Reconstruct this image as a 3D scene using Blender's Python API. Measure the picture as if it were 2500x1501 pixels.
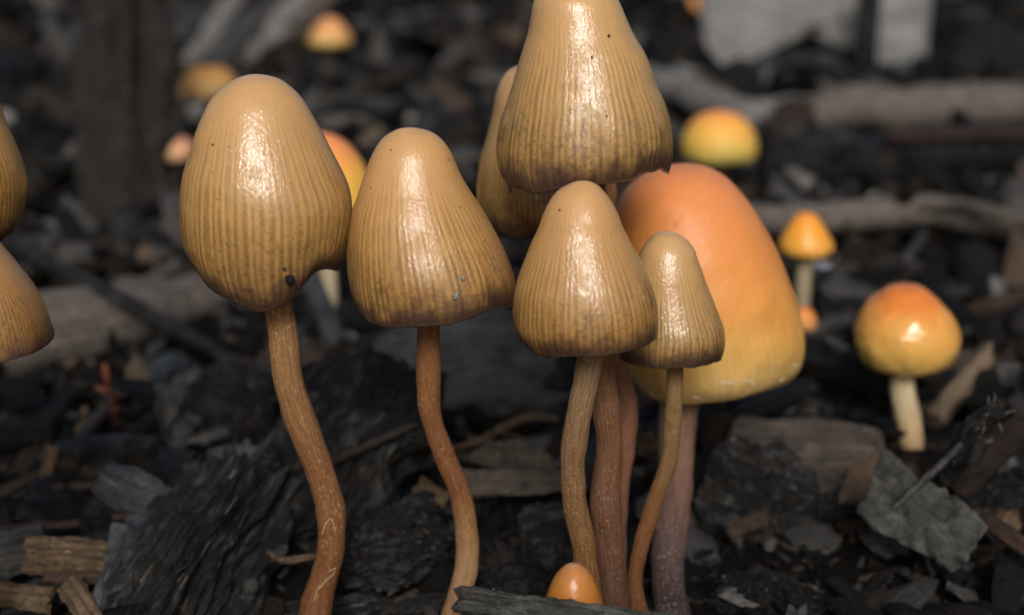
import bpy, bmesh, math, random
import numpy as np
from mathutils import Vector, Matrix
from mathutils.bvhtree import BVHTree

# ---------------------------------------------------------------- scene, camera, sky, sun
for o in list(bpy.data.objects):
    bpy.data.objects.remove(o, do_unlink=True)
scene = bpy.context.scene
COL = scene.collection
CM = 0.01                                    # the code below works in centimetres

PITCH = math.radians(16.0)
CAM_H = 8.07
PW, PH, FPX = 2500.0, 1501.0, 3434.4         # photograph size and focal length in its pixels
cam_d = bpy.data.cameras.new('camera')
cam = bpy.data.objects.new('camera', cam_d)
COL.objects.link(cam)
cam.location = (0, 0, CAM_H * CM)
cam.rotation_euler = (math.pi / 2 - PITCH, 0, 0)
cam_d.sensor_width = 36.0
cam_d.lens = 36.0 * FPX / PW
cam_d.clip_start = 0.005
cam_d.clip_end = 200.0
cam_d.dof.use_dof = True
cam_d.dof.focus_distance = 0.1435
cam_d.dof.aperture_fstop = 20.0
scene.camera = cam

SUN_EL = math.radians(34)
SUN_AZ = math.radians(2)                     # behind the camera, a touch to the right
world = bpy.data.worlds.new('World')
scene.world = world
world.use_nodes = True
wt = world.node_tree
bg = wt.nodes['Background']
sky = wt.nodes.new('ShaderNodeTexSky')
sky.sky_type = 'NISHITA'
sky.sun_disc = False
sky.sun_elevation = SUN_EL
sky.sun_rotation = math.pi - SUN_AZ
sky.air_density = 1.0
sky.dust_density = 5.0
wt.links.new(sky.outputs[0], bg.inputs[0])
bg.inputs[1].default_value = 0.05
sun_d = bpy.data.lights.new('sun', 'SUN')
sun_d.energy = 1.5
sun_d.angle = math.radians(19)
sun_d.color = (1.0, 0.985, 0.97)
sun = bpy.data.objects.new('sun', sun_d)
COL.objects.link(sun)
to_sun = Vector((math.sin(SUN_AZ) * math.cos(SUN_EL), -math.cos(SUN_AZ) * math.cos(SUN_EL), math.sin(SUN_EL)))
sun.rotation_euler = to_sun.to_track_quat('Z', 'Y').to_euler()
sun.location = (0, -1, 1)
vs = scene.view_settings
vs.view_transform = 'Standard'
vs.look = 'None'
vs.gamma = 1.0
vs.use_curve_mapping = False
vs.exposure = 0.80

# ---------------------------------------------------------------- pixels to places
CAMP = np.array([0, 0, CAM_H])
FWD = np.array([0, math.cos(PITCH), -math.sin(PITCH)])
UPV = np.array([0, math.sin(PITCH), math.cos(PITCH)])
def ray(px, py):
    return FWD + np.array([1.0, 0, 0]) * (px - PW / 2) / FPX - UPV * (py - PH / 2) / FPX
def at(px, py, Y):                           # on the upright plane y = Y
    d = ray(px, py)
    return CAMP + d * (Y / d[1])
def gnd(px, py, z=0.0):                      # on the level plane z
    d = ray(px, py)
    return CAMP + d * ((z - CAM_H) / d[2])
def depth(p):
    return float(np.dot(np.asarray(p) - CAMP, FWD))
def proj(p):
    q = np.asarray(p) - CAMP
    dz = q @ FWD
    return PW / 2 + q[..., 0] / dz * FPX, PH / 2 - (q @ UPV) / dz * FPX

# ---------------------------------------------------------------- noise
def _hash(i, j, k, seed):
    h = (i.astype(np.int64) * 374761393 + j.astype(np.int64) * 668265263 + k.astype(np.int64) * 2147483647 + seed * 974634777) & 0xFFFFFFFF
    h = ((h ^ (h >> 13)) * 1274126177) & 0xFFFFFFFF
    h = ((h ^ (h >> 16)) * 2246822519) & 0xFFFFFFFF
    return ((h ^ (h >> 15)) & 0xFFFFFF) / float(0xFFFFFF) * 2 - 1
def vnoise(p, seed=0):
    p = np.asarray(p, float)
    f = np.floor(p); t = p - f
    t = t * t * t * (t * (t * 6 - 15) + 10)
    i, j, k = f[..., 0].astype(int), f[..., 1].astype(int), f[..., 2].astype(int)
    r = 0
    for di in (0, 1):
        wx = t[..., 0] if di else 1 - t[..., 0]
        for dj in (0, 1):
            wy = t[..., 1] if dj else 1 - t[..., 1]
            for dk in (0, 1):
                wz = t[..., 2] if dk else 1 - t[..., 2]
                r = r + wx * wy * wz * _hash(i + di, j + dj, k + dk, seed)
    return r
def fbm(p, octaves=4, seed=0, gain=0.5):
    p = np.asarray(p, float); a, s, r = 1.0, 0.0, 0
    for o in range(octaves):
        r = r + a * vnoise(p * (2.03 ** o) + 17.3 * o, seed + o); s += a; a *= gain
    return r / s
def n1(x, seed=0):
    x = np.atleast_1d(np.asarray(x, float))
    return vnoise(np.stack([x, x * 0 + 0.5, x * 0 + 0.5], -1), seed)
def sstep(a, b, x):
    t = np.clip((x - a) / (b - a), 0, 1)
    return t * t * (3 - 2 * t)

# ---------------------------------------------------------------- objects
def mesh_of(name, V, F, mat=None, smooth=True, uv=None, sharp=0):
    me = bpy.data.meshes.new(name)
    me.from_pydata((np.asarray(V) * CM).tolist(), [], [tuple(int(i) for i in f) for f in F])
    if smooth:
        me.polygons.foreach_set('use_smooth', [True] * len(me.polygons))
    if uv is not None:
        lay = me.uv_layers.new(name='UVMap')
        li = np.zeros(len(me.loops), int); me.loops.foreach_get('vertex_index', li)
        lay.data.foreach_set('uv', np.asarray(uv)[li].astype(np.float32).ravel())
    if mat is not None:
        me.materials.append(mat)
    me.update()
    if sharp: me.set_sharp_from_angle(angle=math.radians(sharp))
    return me
def link(name, me, parent=None):
    o = bpy.data.objects.new(name, me)
    COL.objects.link(o)
    if parent is not None:
        o.parent = parent
    return o
def tag(o, label, cat, group=None):
    o['label'] = label; o['category'] = cat
    if group: o['group'] = group
    return o
def thing(name, label, cat, loc, group=None):
    o = bpy.data.objects.new(name, None)
    o.empty_display_size = 0.002
    COL.objects.link(o)
    o.location = Vector(loc) * CM
    return tag(o, label, cat, group)
def frame(p0, p1, nrm):
    x = Vector(np.asarray(p1) - np.asarray(p0)); L = x.length; x.normalize()
    z = Vector(nrm); z = (z - x * z.dot(x)).normalized()
    y = z.cross(x)
    c = (Vector(p0) + Vector(p1)) / 2 * CM
    m = Matrix((x, y, z)).transposed().to_4x4(); m.translation = c
    return m, L

# ---------------------------------------------------------------- materials
class N:
    def __init__(s, name):
        s.m = bpy.data.materials.new(name); s.m.use_nodes = True
        s.t = s.m.node_tree; s.b = s.t.nodes['Principled BSDF']
    def n(s, typ, **kw):
        nd = s.t.nodes.new(typ)
        for k, v in kw.items(): setattr(nd, k, v)
        return nd
    def set(s, sock, v):
        if hasattr(v, 'is_linked'): s.t.links.new(v, sock)
        elif isinstance(v, (tuple, list)) and len(v) == 3 and sock.type == 'RGBA': sock.default_value = (*v, 1)
        else: sock.default_value = v
    def math(s, op, a, b=None, c=None, clamp=False):
        nd = s.n('ShaderNodeMath', operation=op, use_clamp=clamp)
        for i, v in enumerate((a, b, c)):
            if v is not None: s.set(nd.inputs[i], v)
        return nd.outputs[0]
    def vec(s, x, y, z):
        nd = s.n('ShaderNodeCombineXYZ')
        for i, v in enumerate((x, y, z)): s.set(nd.inputs[i], v)
        return nd.outputs[0]
    def vmul(s, a, v):
        nd = s.n('ShaderNodeVectorMath', operation='MULTIPLY')
        s.set(nd.inputs[0], a); s.set(nd.inputs[1], v); return nd.outputs[0]
    def vadd(s, a, v):
        nd = s.n('ShaderNodeVectorMath', operation='ADD')
        s.set(nd.inputs[0], a); s.set(nd.inputs[1], v); return nd.outputs[0]
    def noise(s, v, scale=1.0, detail=3.0, rough=0.5):
        nd = s.n('ShaderNodeTexNoise'); s.set(nd.inputs['Vector'], v)
        nd.inputs['Scale'].default_value = scale; nd.inputs['Detail'].default_value = detail; nd.inputs['Roughness'].default_value = rough
        return nd.outputs[0]
    def voro(s, v, scale=1.0, feature='F1'):
        nd = s.n('ShaderNodeTexVoronoi', feature=feature); s.set(nd.inputs['Vector'], v); nd.inputs['Scale'].default_value = scale
        return nd.outputs[0]
    def ramp(s, f, stops, interp='LINEAR'):
        nd = s.n('ShaderNodeValToRGB'); s.set(nd.inputs[0], f); cr = nd.color_ramp; cr.interpolation = interp
        while len(cr.elements) < len(stops): cr.elements.new(0.5)
        for e, (p, c) in zip(cr.elements, stops):
            e.position = p; e.color = (*c, 1) if isinstance(c, (tuple, list)) else (c, c, c, 1)
        return nd.outputs[0]
    def mix(s, f, a, b, mode='MIX'):
        nd = s.n('ShaderNodeMix', data_type='RGBA', blend_type=mode)
        s.set(nd.inputs[0], f); s.set(nd.inputs[6], a); s.set(nd.inputs[7], b); return nd.outputs[2]
    def rng(s, v, a, b, c=0.0, d=1.0):
        nd = s.n('ShaderNodeMapRange', interpolation_type='SMOOTHSTEP'); s.set(nd.inputs[0], v)
        for i, k in enumerate((a, b, c, d)): nd.inputs[i + 1].default_value = k
        return nd.outputs[0]
    def bump(s, h, strength, dist, prev=None):
        nd = s.n('ShaderNodeBump'); s.set(nd.inputs['Height'], h)
        nd.inputs['Strength'].default_value = strength; nd.inputs['Distance'].default_value = dist
        if prev is not None: s.t.links.new(prev, nd.inputs['Normal'])
        return nd.outputs[0]
    def out(s, **kw):
        for k, v in kw.items():
            s.set(s.b.inputs[k.replace('_', ' ')], v)
        return s.m

def uvobj(k):
    tc = k.n('ShaderNodeTexCoord'); sp = k.n('ShaderNodeSeparateXYZ')
    k.t.links.new(tc.outputs['UV'], sp.inputs[0])
    return sp.outputs[0], sp.outputs[1], tc.outputs['Object']

def mat_striate(name, seed, stripes=84, tint=(1, 1, 1), rim_dark=1.0, wet=1.0):
    k = N(name); u, v, ob = uvobj(k)
    off = (seed * 3.17, seed * 1.93, seed * 0.71)
    obs = k.vadd(k.vmul(ob, (100, 100, 100)), off)                     # cm
    blot = k.noise(obs, 2.2, 4, 0.6)
    blot2 = k.noise(obs, 7.0, 3, 0.6)
    vv = k.math('ADD', v, k.math('MULTIPLY', k.math('SUBTRACT', blot, 0.5), 0.22))
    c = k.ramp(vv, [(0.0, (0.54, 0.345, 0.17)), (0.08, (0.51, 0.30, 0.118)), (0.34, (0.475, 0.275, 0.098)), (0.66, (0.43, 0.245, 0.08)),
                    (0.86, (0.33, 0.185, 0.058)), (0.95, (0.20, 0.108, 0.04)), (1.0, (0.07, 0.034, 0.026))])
    # the gills show through the wet flesh as radial stripes
    wob = k.math('MULTIPLY', k.math('SUBTRACT', k.noise(k.vec(k.math('MULTIPLY', u, 30), k.math('MULTIPLY', v, 1.6), seed * 1.3), 1.0, 2), 0.5), 8.0)
    ph = k.math('ADD', k.math('MULTIPLY', u, 2 * math.pi * stripes), wob)
    st = k.math('MULTIPLY_ADD', k.math('SINE', ph), 0.5, 0.5)
    ph2 = k.math('ADD', k.math('MULTIPLY', u, 2 * math.pi * stripes * 1.618), wob)
    st2 = k.math('MULTIPLY_ADD', k.math('SINE', ph2), 0.5, 0.5)
    msk = k.math('MULTIPLY', k.rng(vv, 0.13, 0.58), k.rng(blot2, 0.25, 0.60, 0.55, 1.0))
    fade = k.rng(k.noise(k.vec(k.math('MULTIPLY', u, 40), k.math('MULTIPLY', v, 5), seed + 9.0), 1.0, 3, 0.6), 0.30, 0.62, 0.35, 1.0)
    dark = k.math('MULTIPLY', k.math('MULTIPLY', k.math('MULTIPLY', st, fade), msk), k.rng(v, 0.3, 0.95, 0.36, 0.72))
    c = k.mix(dark, c, k.vmul(c, (0.36, 0.27, 0.24)))
    c = k.mix(k.math('MULTIPLY', k.math('MULTIPLY', k.math('SUBTRACT', 1.0, st), msk), 0.22), c, k.vmul(c, (1.28, 1.30, 1.12)))
    c = k.mix(k.math('MULTIPLY', k.math('MULTIPLY', st2, msk), 0.16), c, (0.10, 0.05, 0.025))
    fib = k.noise(k.vec(k.math('MULTIPLY', u, 420), k.math('MULTIPLY', v, 7), seed), 1.0, 3, 0.6)
    c = k.mix(k.rng(fib, 0.42, 0.75, 0, 0.35), c, k.vmul(c, (1.35, 1.32, 1.2)))
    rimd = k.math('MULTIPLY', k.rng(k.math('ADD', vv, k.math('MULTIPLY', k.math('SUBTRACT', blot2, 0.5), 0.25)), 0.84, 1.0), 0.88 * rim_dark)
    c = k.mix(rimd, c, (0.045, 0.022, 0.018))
    edge = k.rng(v, 0.985, 0.999)
    c = k.mix(k.math('MULTIPLY', edge, 0.35), c, (0.42, 0.33, 0.24))
    mott = k.noise(obs, 26.0, 3, 0.65)
    c = k.mix(k.math('MULTIPLY', k.rng(mott, 0.50, 0.70), k.rng(v, 0.45, 0.95, 0.0, 0.75)), c, (0.09, 0.05, 0.02))
    stain = k.math('MULTIPLY', k.rng(k.noise(obs, 3.4, 6, 0.72), 0.54, 0.66), k.rng(v, 0.5, 0.82, 0.0, 0.55 * rim_dark))
    c = k.mix(stain, c, (0.085, 0.048, 0.02))
    sp = k.rng(k.voro(obs, 4.5), 0.03, 0.055, 1.0, 0.0)
    spk = k.math('MULTIPLY', sp, k.rng(k.noise(obs, 1.7, 1), 0.52, 0.6))
    c = k.mix(k.math('MULTIPLY', spk, 0.8), c, (0.07, 0.035, 0.02))
    c = k.mix(k.rng(v, 0.25, 0.75), c, k.vmul(c, (0.98, 1.0, 0.92)))
    c = k.vmul(k.vmul(c, (0.94, 0.94, 1.0)), tint)
    # relief: shallow ribs, a lumpy wet film
    rib = k.bump(k.math('MULTIPLY', k.math('SUBTRACT', 1.0, st), msk), 0.16, 0.00010)
    film = k.noise(k.vmul(ob, (3500, 3500, 2000)), 1.0, 2.0, 0.6)
    lump = k.noise(obs, 9.0, 2)
    b2 = k.bump(film, 0.50, 0.00006, rib)
    b3 = k.bump(lump, 0.12, 0.0004, b2)
    b3 = k.bump(fib, 0.06, 0.0001, b3)
    bc = k.bump(film, 1.0, 0.000085, k.bump(fib, 0.15, 0.0001))
    dry = k.rng(k.noise(obs, 3.1, 5, 0.7), 0.41, 0.66)
    top = k.rng(v, 0.02, 0.16, 0.25, 0.0)
    rough = k.math('ADD', k.math('MULTIPLY_ADD', dry, 0.15, 0.42), top)
    return k.out(Base_Color=c, Roughness=rough, Normal=b3, IOR=1.45, Sheen_Weight=k.rng(v, 0.0, 0.3, 0.08, 0.0), Sheen_Roughness=0.35, Sheen_Tint=(0.95, 0.85, 0.75), Coat_Weight=k.rng(dry, 0.0, 1.0, 0.80 * wet, 0.10), Coat_Roughness=0.05, Coat_IOR=1.52, Coat_Normal=bc, Subsurface_Weight=0.22, Subsurface_Radius=(0.0012, 0.0005, 0.0002), Subsurface_Scale=1.0)

def mat_orange(name, seed, stops, rough=0.5, bump=0.15, spec_ior=1.4, sss=0.14, lumps=0.3):
    k = N(name); u, v, ob = uvobj(k)
    obs = k.vadd(k.vmul(ob, (100, 100, 100)), (seed * 2.1, seed * 1.3, seed * 0.7))
    blot = k.noise(obs, 1.6, 4, 0.55)
    vv = k.math('ADD', v, k.math('MULTIPLY', k.math('SUBTRACT', blot, 0.5), 0.40))
    c = k.ramp(vv, stops)
    fib = k.noise(k.vec(k.math('MULTIPLY', u, 120), k.math('MULTIPLY', v, 5), seed), 1.0, 4, 0.6)
    c = k.mix(k.math('MULTIPLY', k.rng(fib, 0.42, 0.72, 0, 0.5), k.rng(v, 0.45, 0.95)), c, (0.60, 0.40, 0.17))
    fine = k.noise(obs, 34.0, 3, 0.6)
    c = k.mix(k.rng(fine, 0.35, 0.8, 0.0, 0.22), c, k.vmul(c, (1.3, 1.3, 1.35)))
    spk = k.math('MULTIPLY', k.rng(k.voro(obs, 3.0), 0.02, 0.035, 1.0, 0.0), k.rng(k.noise(obs, 1.1, 1), 0.5, 0.6))
    c = k.mix(spk, c, (0.12, 0.05, 0.02))
    b = k.bump(fine, bump, 0.0002)
    b = k.bump(k.noise(obs, 3.4, 2), lumps, 0.0008, b)
    return k.out(Base_Color=c, Roughness=rough, Normal=b, IOR=spec_ior, Subsurface_Weight=sss, Subsurface_Radius=(0.0016, 0.0006, 0.0002), Subsurface_Scale=1.0)

def mat_stem(name, seed, stops, fleck=0.5, length=5.0, rough=0.5, dot=0.0, gain=0.66, fleckcol=(0.55, 0.39, 0.20)):
    k = N(name); u, v, ob = uvobj(k)
    obs = k.vadd(k.vmul(ob, (100, 100, 100)), (seed * 2.7, seed * 1.1, seed * 0.9))
    blot = k.noise(obs, 2.5, 4, 0.6)
    vv = k.math('ADD', v, k.math('MULTIPLY', k.math('SUBTRACT', blot, 0.5), 0.12))
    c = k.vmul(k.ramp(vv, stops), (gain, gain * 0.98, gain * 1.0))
    fib = k.noise(k.vec(k.math('MULTIPLY', u, 46), k.math('MULTIPLY', v, length * 1.3), seed), 1.0, 5, 0.62)
    c = k.mix(k.rng(fib, 0.40, 0.68, 0.0, 0.75), c, k.vmul(c, (0.50, 0.42, 0.36)))
    c = k.mix(k.rng(fib, 0.50, 0.22, 0.0, 0.35), c, k.vmul(c, (1.45, 1.4, 1.2)))
    fl = k.noise(k.vec(k.math('MULTIPLY', u, 58), k.math('MULTIPLY', v, length * 13), seed + 5.0), 1.0, 1.0, 0.5)
    area = k.noise(obs, 1.6, 2)
    flm = k.math('MULTIPLY', k.rng(fl, 0.56, 0.70), k.rng(area, 0.34, 0.58, 0.35, 1.0))
    c = k.mix(k.math('MULTIPLY', flm, fleck), c, fleckcol)
    dv = k.voro(k.vec(k.math('MULTIPLY', u, 24), k.math('MULTIPLY', v, length * 15), seed + 2.0), 1.0)
    dots = k.math('MULTIPLY', k.rng(dv, 0.06, 0.17, 1.0, 0.0), k.rng(area, 0.38, 0.52, 0.25, 1.0))
    c = k.mix(k.math('MULTIPLY', dots, min(1.0, dot)), c, fleckcol)
    b = k.bump(fib, 0.9, 0.0004)
    b = k.bump(fl, 0.5, 0.0002, b)
    return k.out(Base_Color=c, Roughness=rough, Normal=b, IOR=1.4, Subsurface_Weight=0.15, Subsurface_Radius=(0.001, 0.0004, 0.0002), Subsurface_Scale=1.0)

def mat_wood(name, dark, mid, light, rough=0.7, fib=(0.7, 14, 14), bumps=0.9, spec=0.25, blotch=None, seed=0.0, wetness=0.0):
    k = N(name)
    tc = k.n('ShaderNodeTexCoord'); oi = k.n('ShaderNodeObjectInfo')
    ob = k.vadd(k.vmul(tc.outputs['Object'], (100, 100, 100)), k.vmul(k.vec(oi.outputs['Random'], oi.outputs['Random'], oi.outputs['Random']), (37, 53, 71)))
    f = k.noise(k.vmul(ob, fib), 1.0, 6, 0.62)
    g = k.noise(ob, 3.0, 5, 0.62)
    fine = k.noise(ob, 34.0, 4, 0.7)
    m = k.math('ADD', k.math('MULTIPLY', f, 0.6), k.math('MULTIPLY', g, 0.4))
    c = k.ramp(m, [(0.30, dark), (0.50, mid), (0.68, light)])
    c = k.mix(k.rng(fine, 0.46, 0.72, 0.0, 0.7), c, k.vmul(c, (0.28, 0.28, 0.28)))
    pit = k.noise(ob, 11.0, 5, 0.7)
    c = k.mix(k.rng(pit, 0.52, 0.66, 0.0, 0.75), c, k.vmul(c, (0.35, 0.33, 0.31)))
    if blotch:
        c = k.mix(k.rng(k.noise(ob, 2.0, 5, 0.7), 0.55, 0.68, 0.0, 0.8), c, blotch)
    b = k.bump(f, bumps, 0.0012)
    b = k.bump(fine, bumps, 0.0004, b)
    r = k.math('ADD', k.math('MULTIPLY', g, 0.3), rough - 0.15)
    return k.out(Base_Color=c, Roughness=r, Normal=b, Specular_IOR_Level=spec)

def mat_char(name, crust=(0.045, 0.046, 0.047), base=(0.004, 0.004, 0.004), amount=0.5, brown=(0.040, 0.024, 0.016), spec=0.34):
    k = N(name)
    tc = k.n('ShaderNodeTexCoord'); oi = k.n('ShaderNodeObjectInfo')
    ob = k.vadd(k.vmul(tc.outputs['Object'], (100, 100, 100)), k.vmul(k.vec(oi.outputs['Random'], oi.outputs['Random'], oi.outputs['Random']), (37, 53, 71)))
    a = k.noise(ob, 2.4, 7, 0.68)
    fine = k.noise(ob, 22.0, 6, 0.75)
    cell = k.voro(ob, 16.0)
    c = k.mix(k.rng(a, 0.46, 0.66, 0.0, amount), base, crust)
    c = k.mix(k.rng(k.noise(ob, 1.7, 5, 0.7), 0.56, 0.66, 0, 0.75), c, brown)
    c = k.mix(k.rng(fine, 0.55, 0.8, 0.0, 0.5), c, (0.14, 0.13, 0.125))
    c = k.mix(k.rng(fine, 0.50, 0.30, 0.0, 0.7), c, (0.004, 0.004, 0.004))
    b = k.bump(fine, 1.0, 0.0012)
    b = k.bump(cell, 0.6, 0.0006, b)
    r = k.math('MULTIPLY_ADD', a, 0.55, 0.14)
    return k.out(Base_Color=c, Roughness=r, Normal=b, Specular_IOR_Level=spec)

M = {}
M['char'] = mat_char('charred_wood')
M['char_ash'] = mat_char('ashy_charred_wood', crust=(0.085, 0.088, 0.092), amount=0.85)
M['grey'] = mat_wood('grey_weathered_wood', (0.014, 0.0135, 0.013), (0.052, 0.050, 0.048), (0.125, 0.12, 0.114))
M['bluegrey'] = mat_wood('blue_grey_wood', (0.014, 0.016, 0.018), (0.048, 0.054, 0.060), (0.12, 0.132, 0.142), rough=0.45)
M['pale'] = mat_wood('pale_grey_wood', (0.07, 0.066, 0.062), (0.18, 0.172, 0.163), (0.33, 0.315, 0.30), bumps=0.7)
M['palebrown'] = mat_wood('pale_brown_wood', (0.035, 0.029, 0.024), (0.11, 0.093, 0.079), (0.22, 0.188, 0.162), bumps=0.5)
M['tan'] = mat_wood('tan_split_wood', (0.028, 0.018, 0.010), (0.115, 0.075, 0.043), (0.27, 0.19, 0.118), fib=(0.6, 20, 20))
M['brown'] = mat_wood('brown_bark', (0.008, 0.0055, 0.0045), (0.030, 0.019, 0.014), (0.075, 0.047, 0.035))
M['red'] = mat_wood('reddish_brown_wood', (0.014, 0.008, 0.006), (0.048, 0.026, 0.019), (0.11, 0.065, 0.048))
M['darkstake'] = mat_wood('dark_brown_stake', (0.006, 0.005, 0.0045), (0.018, 0.015, 0.0125), (0.07, 0.058, 0.048), blotch=(0.030, 0.012, 0.009))
M['black'] = mat_wood('black_fibrous_wood', (0.002, 0.002, 0.002), (0.010, 0.0101, 0.0103), (0.080, 0.081, 0.082), rough=0.5, spec=0.3, fib=(0.9, 16, 16))
M['leaf'] = mat_wood('grey_green_flake', (0.011, 0.011, 0.010), (0.036, 0.0365, 0.033), (0.085, 0.086, 0.078), fib=(3, 6, 6), bumps=0.5, blotch=(0.045, 0.042, 0.035))
M['white'] = mat_wood('whitish_slab', (0.06, 0.06, 0.058), (0.165, 0.165, 0.162), (0.28, 0.28, 0.272), fib=(0.5, 1.2, 1.2), bumps=0.5, blotch=(0.10, 0.095, 0.085))
M['charfib'] = mat_wood('charred_fibrous_wood', (0.0015, 0.0015, 0.0015), (0.007, 0.0069, 0.0068), (0.085, 0.083, 0.081), rough=0.5, spec=0.3, fib=(1.6, 9, 9), bumps=1.0, blotch=(0.030, 0.019, 0.013))
M['midbrown'] = mat_wood('mid_brown_wood', (0.030, 0.023, 0.018), (0.085, 0.068, 0.055), (0.19, 0.155, 0.125))
M['slate'] = mat_wood('slate_grey_wood', (0.022, 0.024, 0.025), (0.066, 0.070, 0.074), (0.135, 0.142, 0.148), rough=0.5)

def mat_simple(name, col, rough=0.6, **kw):
    k = N(name); return k.out(Base_Color=col, Roughness=rough, **kw)
M['water'] = mat_simple('water', (1, 1, 1), 0.0, IOR=1.333, Transmission_Weight=1.0)
M['gill'] = mat_simple('gill_flesh', (0.20, 0.115, 0.065), 0.7)
M['gill_pale'] = mat_simple('pale_gill_flesh', (0.45, 0.33, 0.17), 0.7)
M['hair'] = mat_simple('pale_fibre', (0.55, 0.42, 0.26), 0.6)
M['greyhair'] = mat_simple('grey_fibre', (0.32, 0.30, 0.25), 0.6)
def mat_speck(name, c0, c1):
    k = N(name); tc = k.n('ShaderNodeTexCoord')
    f = k.noise(k.vmul(tc.outputs['Object'], (5000, 5000, 5000)), 1.0, 3)
    return k.out(Base_Color=k.ramp(f, [(0.35, c0), (0.65, c1)]), Roughness=0.5, Normal=k.bump(f, 0.8, 0.0002))
M['speck'] = mat_speck('dirt', (0.012, 0.009, 0.007), (0.08, 0.055, 0.035))
M['grit'] = mat_speck('grey_grit', (0.06, 0.05, 0.035), (0.30, 0.27, 0.21))
M['veil'] = mat_speck('white_veil', (0.40, 0.31, 0.17), (0.58, 0.50, 0.36))

# ---------------------------------------------------------------- the ground
def ground_z(x, y):
    x = np.asarray(x, float); y = np.asarray(y, float)
    p = np.stack([x, y, x * 0], -1)
    z = 0.24 * fbm(p * 0.55, 3, 5) + 0.16 * fbm(p * 0.16, 2, 9) - 0.08
    d = np.clip((y - 30) / 60, 0, 1)
    return z + d * 0.7 * fbm(p * 0.07, 2, 21)
def spaced(lo, hi, near_lo, near_hi, step, grow=1.22):
    a = list(np.arange(near_lo, near_hi + 1e-6, step))
    s = step; x = near_hi
    while x < hi: s *= grow; x += s; a.append(x)
    s = step; x = near_lo
    while x > lo: s *= grow; x -= s; a.insert(0, x)
    return np.array(a)
gx = spaced(-4000, 4000, -16, 16, 0.2, 1.10)
gy = spaced(-3000, 6000, 8, 44, 0.2, 1.10)
GX, GY = np.meshgrid(gx, gy)
gz = ground_z(GX.ravel(), GY.ravel()) + 0.07 * fbm(np.stack([GX.ravel() * 3, GY.ravel() * 3, GX.ravel() * 0], -1), 3, 33)
gV = np.stack([GX.ravel(), GY.ravel(), gz], -1)
nx, ny = len(gx), len(gy)
ii = (np.arange(ny - 1)[:, None] * nx + np.arange(nx - 1)[None, :]).ravel()
gF = np.stack([ii, ii + 1, ii + nx + 1, ii + nx], -1)
k = N('dark_soil'); tc = k.n('ShaderNodeTexCoord')
ob = k.vmul(tc.outputs['Object'], (100, 100, 100))
f1 = k.noise(ob, 1.2, 6, 0.7); f2 = k.noise(ob, 9, 5, 0.75)
cc = k.ramp(f1, [(0.35, (0.003, 0.0028, 0.0026)), (0.55, (0.008, 0.007, 0.006)), (0.75, (0.018, 0.014, 0.011))])
cc = k.mix(k.rng(f2, 0.55, 0.75, 0, 0.6), cc, (0.05, 0.045, 0.042))
M['soil'] = k.out(Base_Color=cc, Roughness=0.75, Normal=k.bump(f2, 1.0, 0.002), Specular_IOR_Level=0.1)
g = link('ground', mesh_of('ground', gV, gF, M['soil'])); g['kind'] = 'structure'

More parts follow.
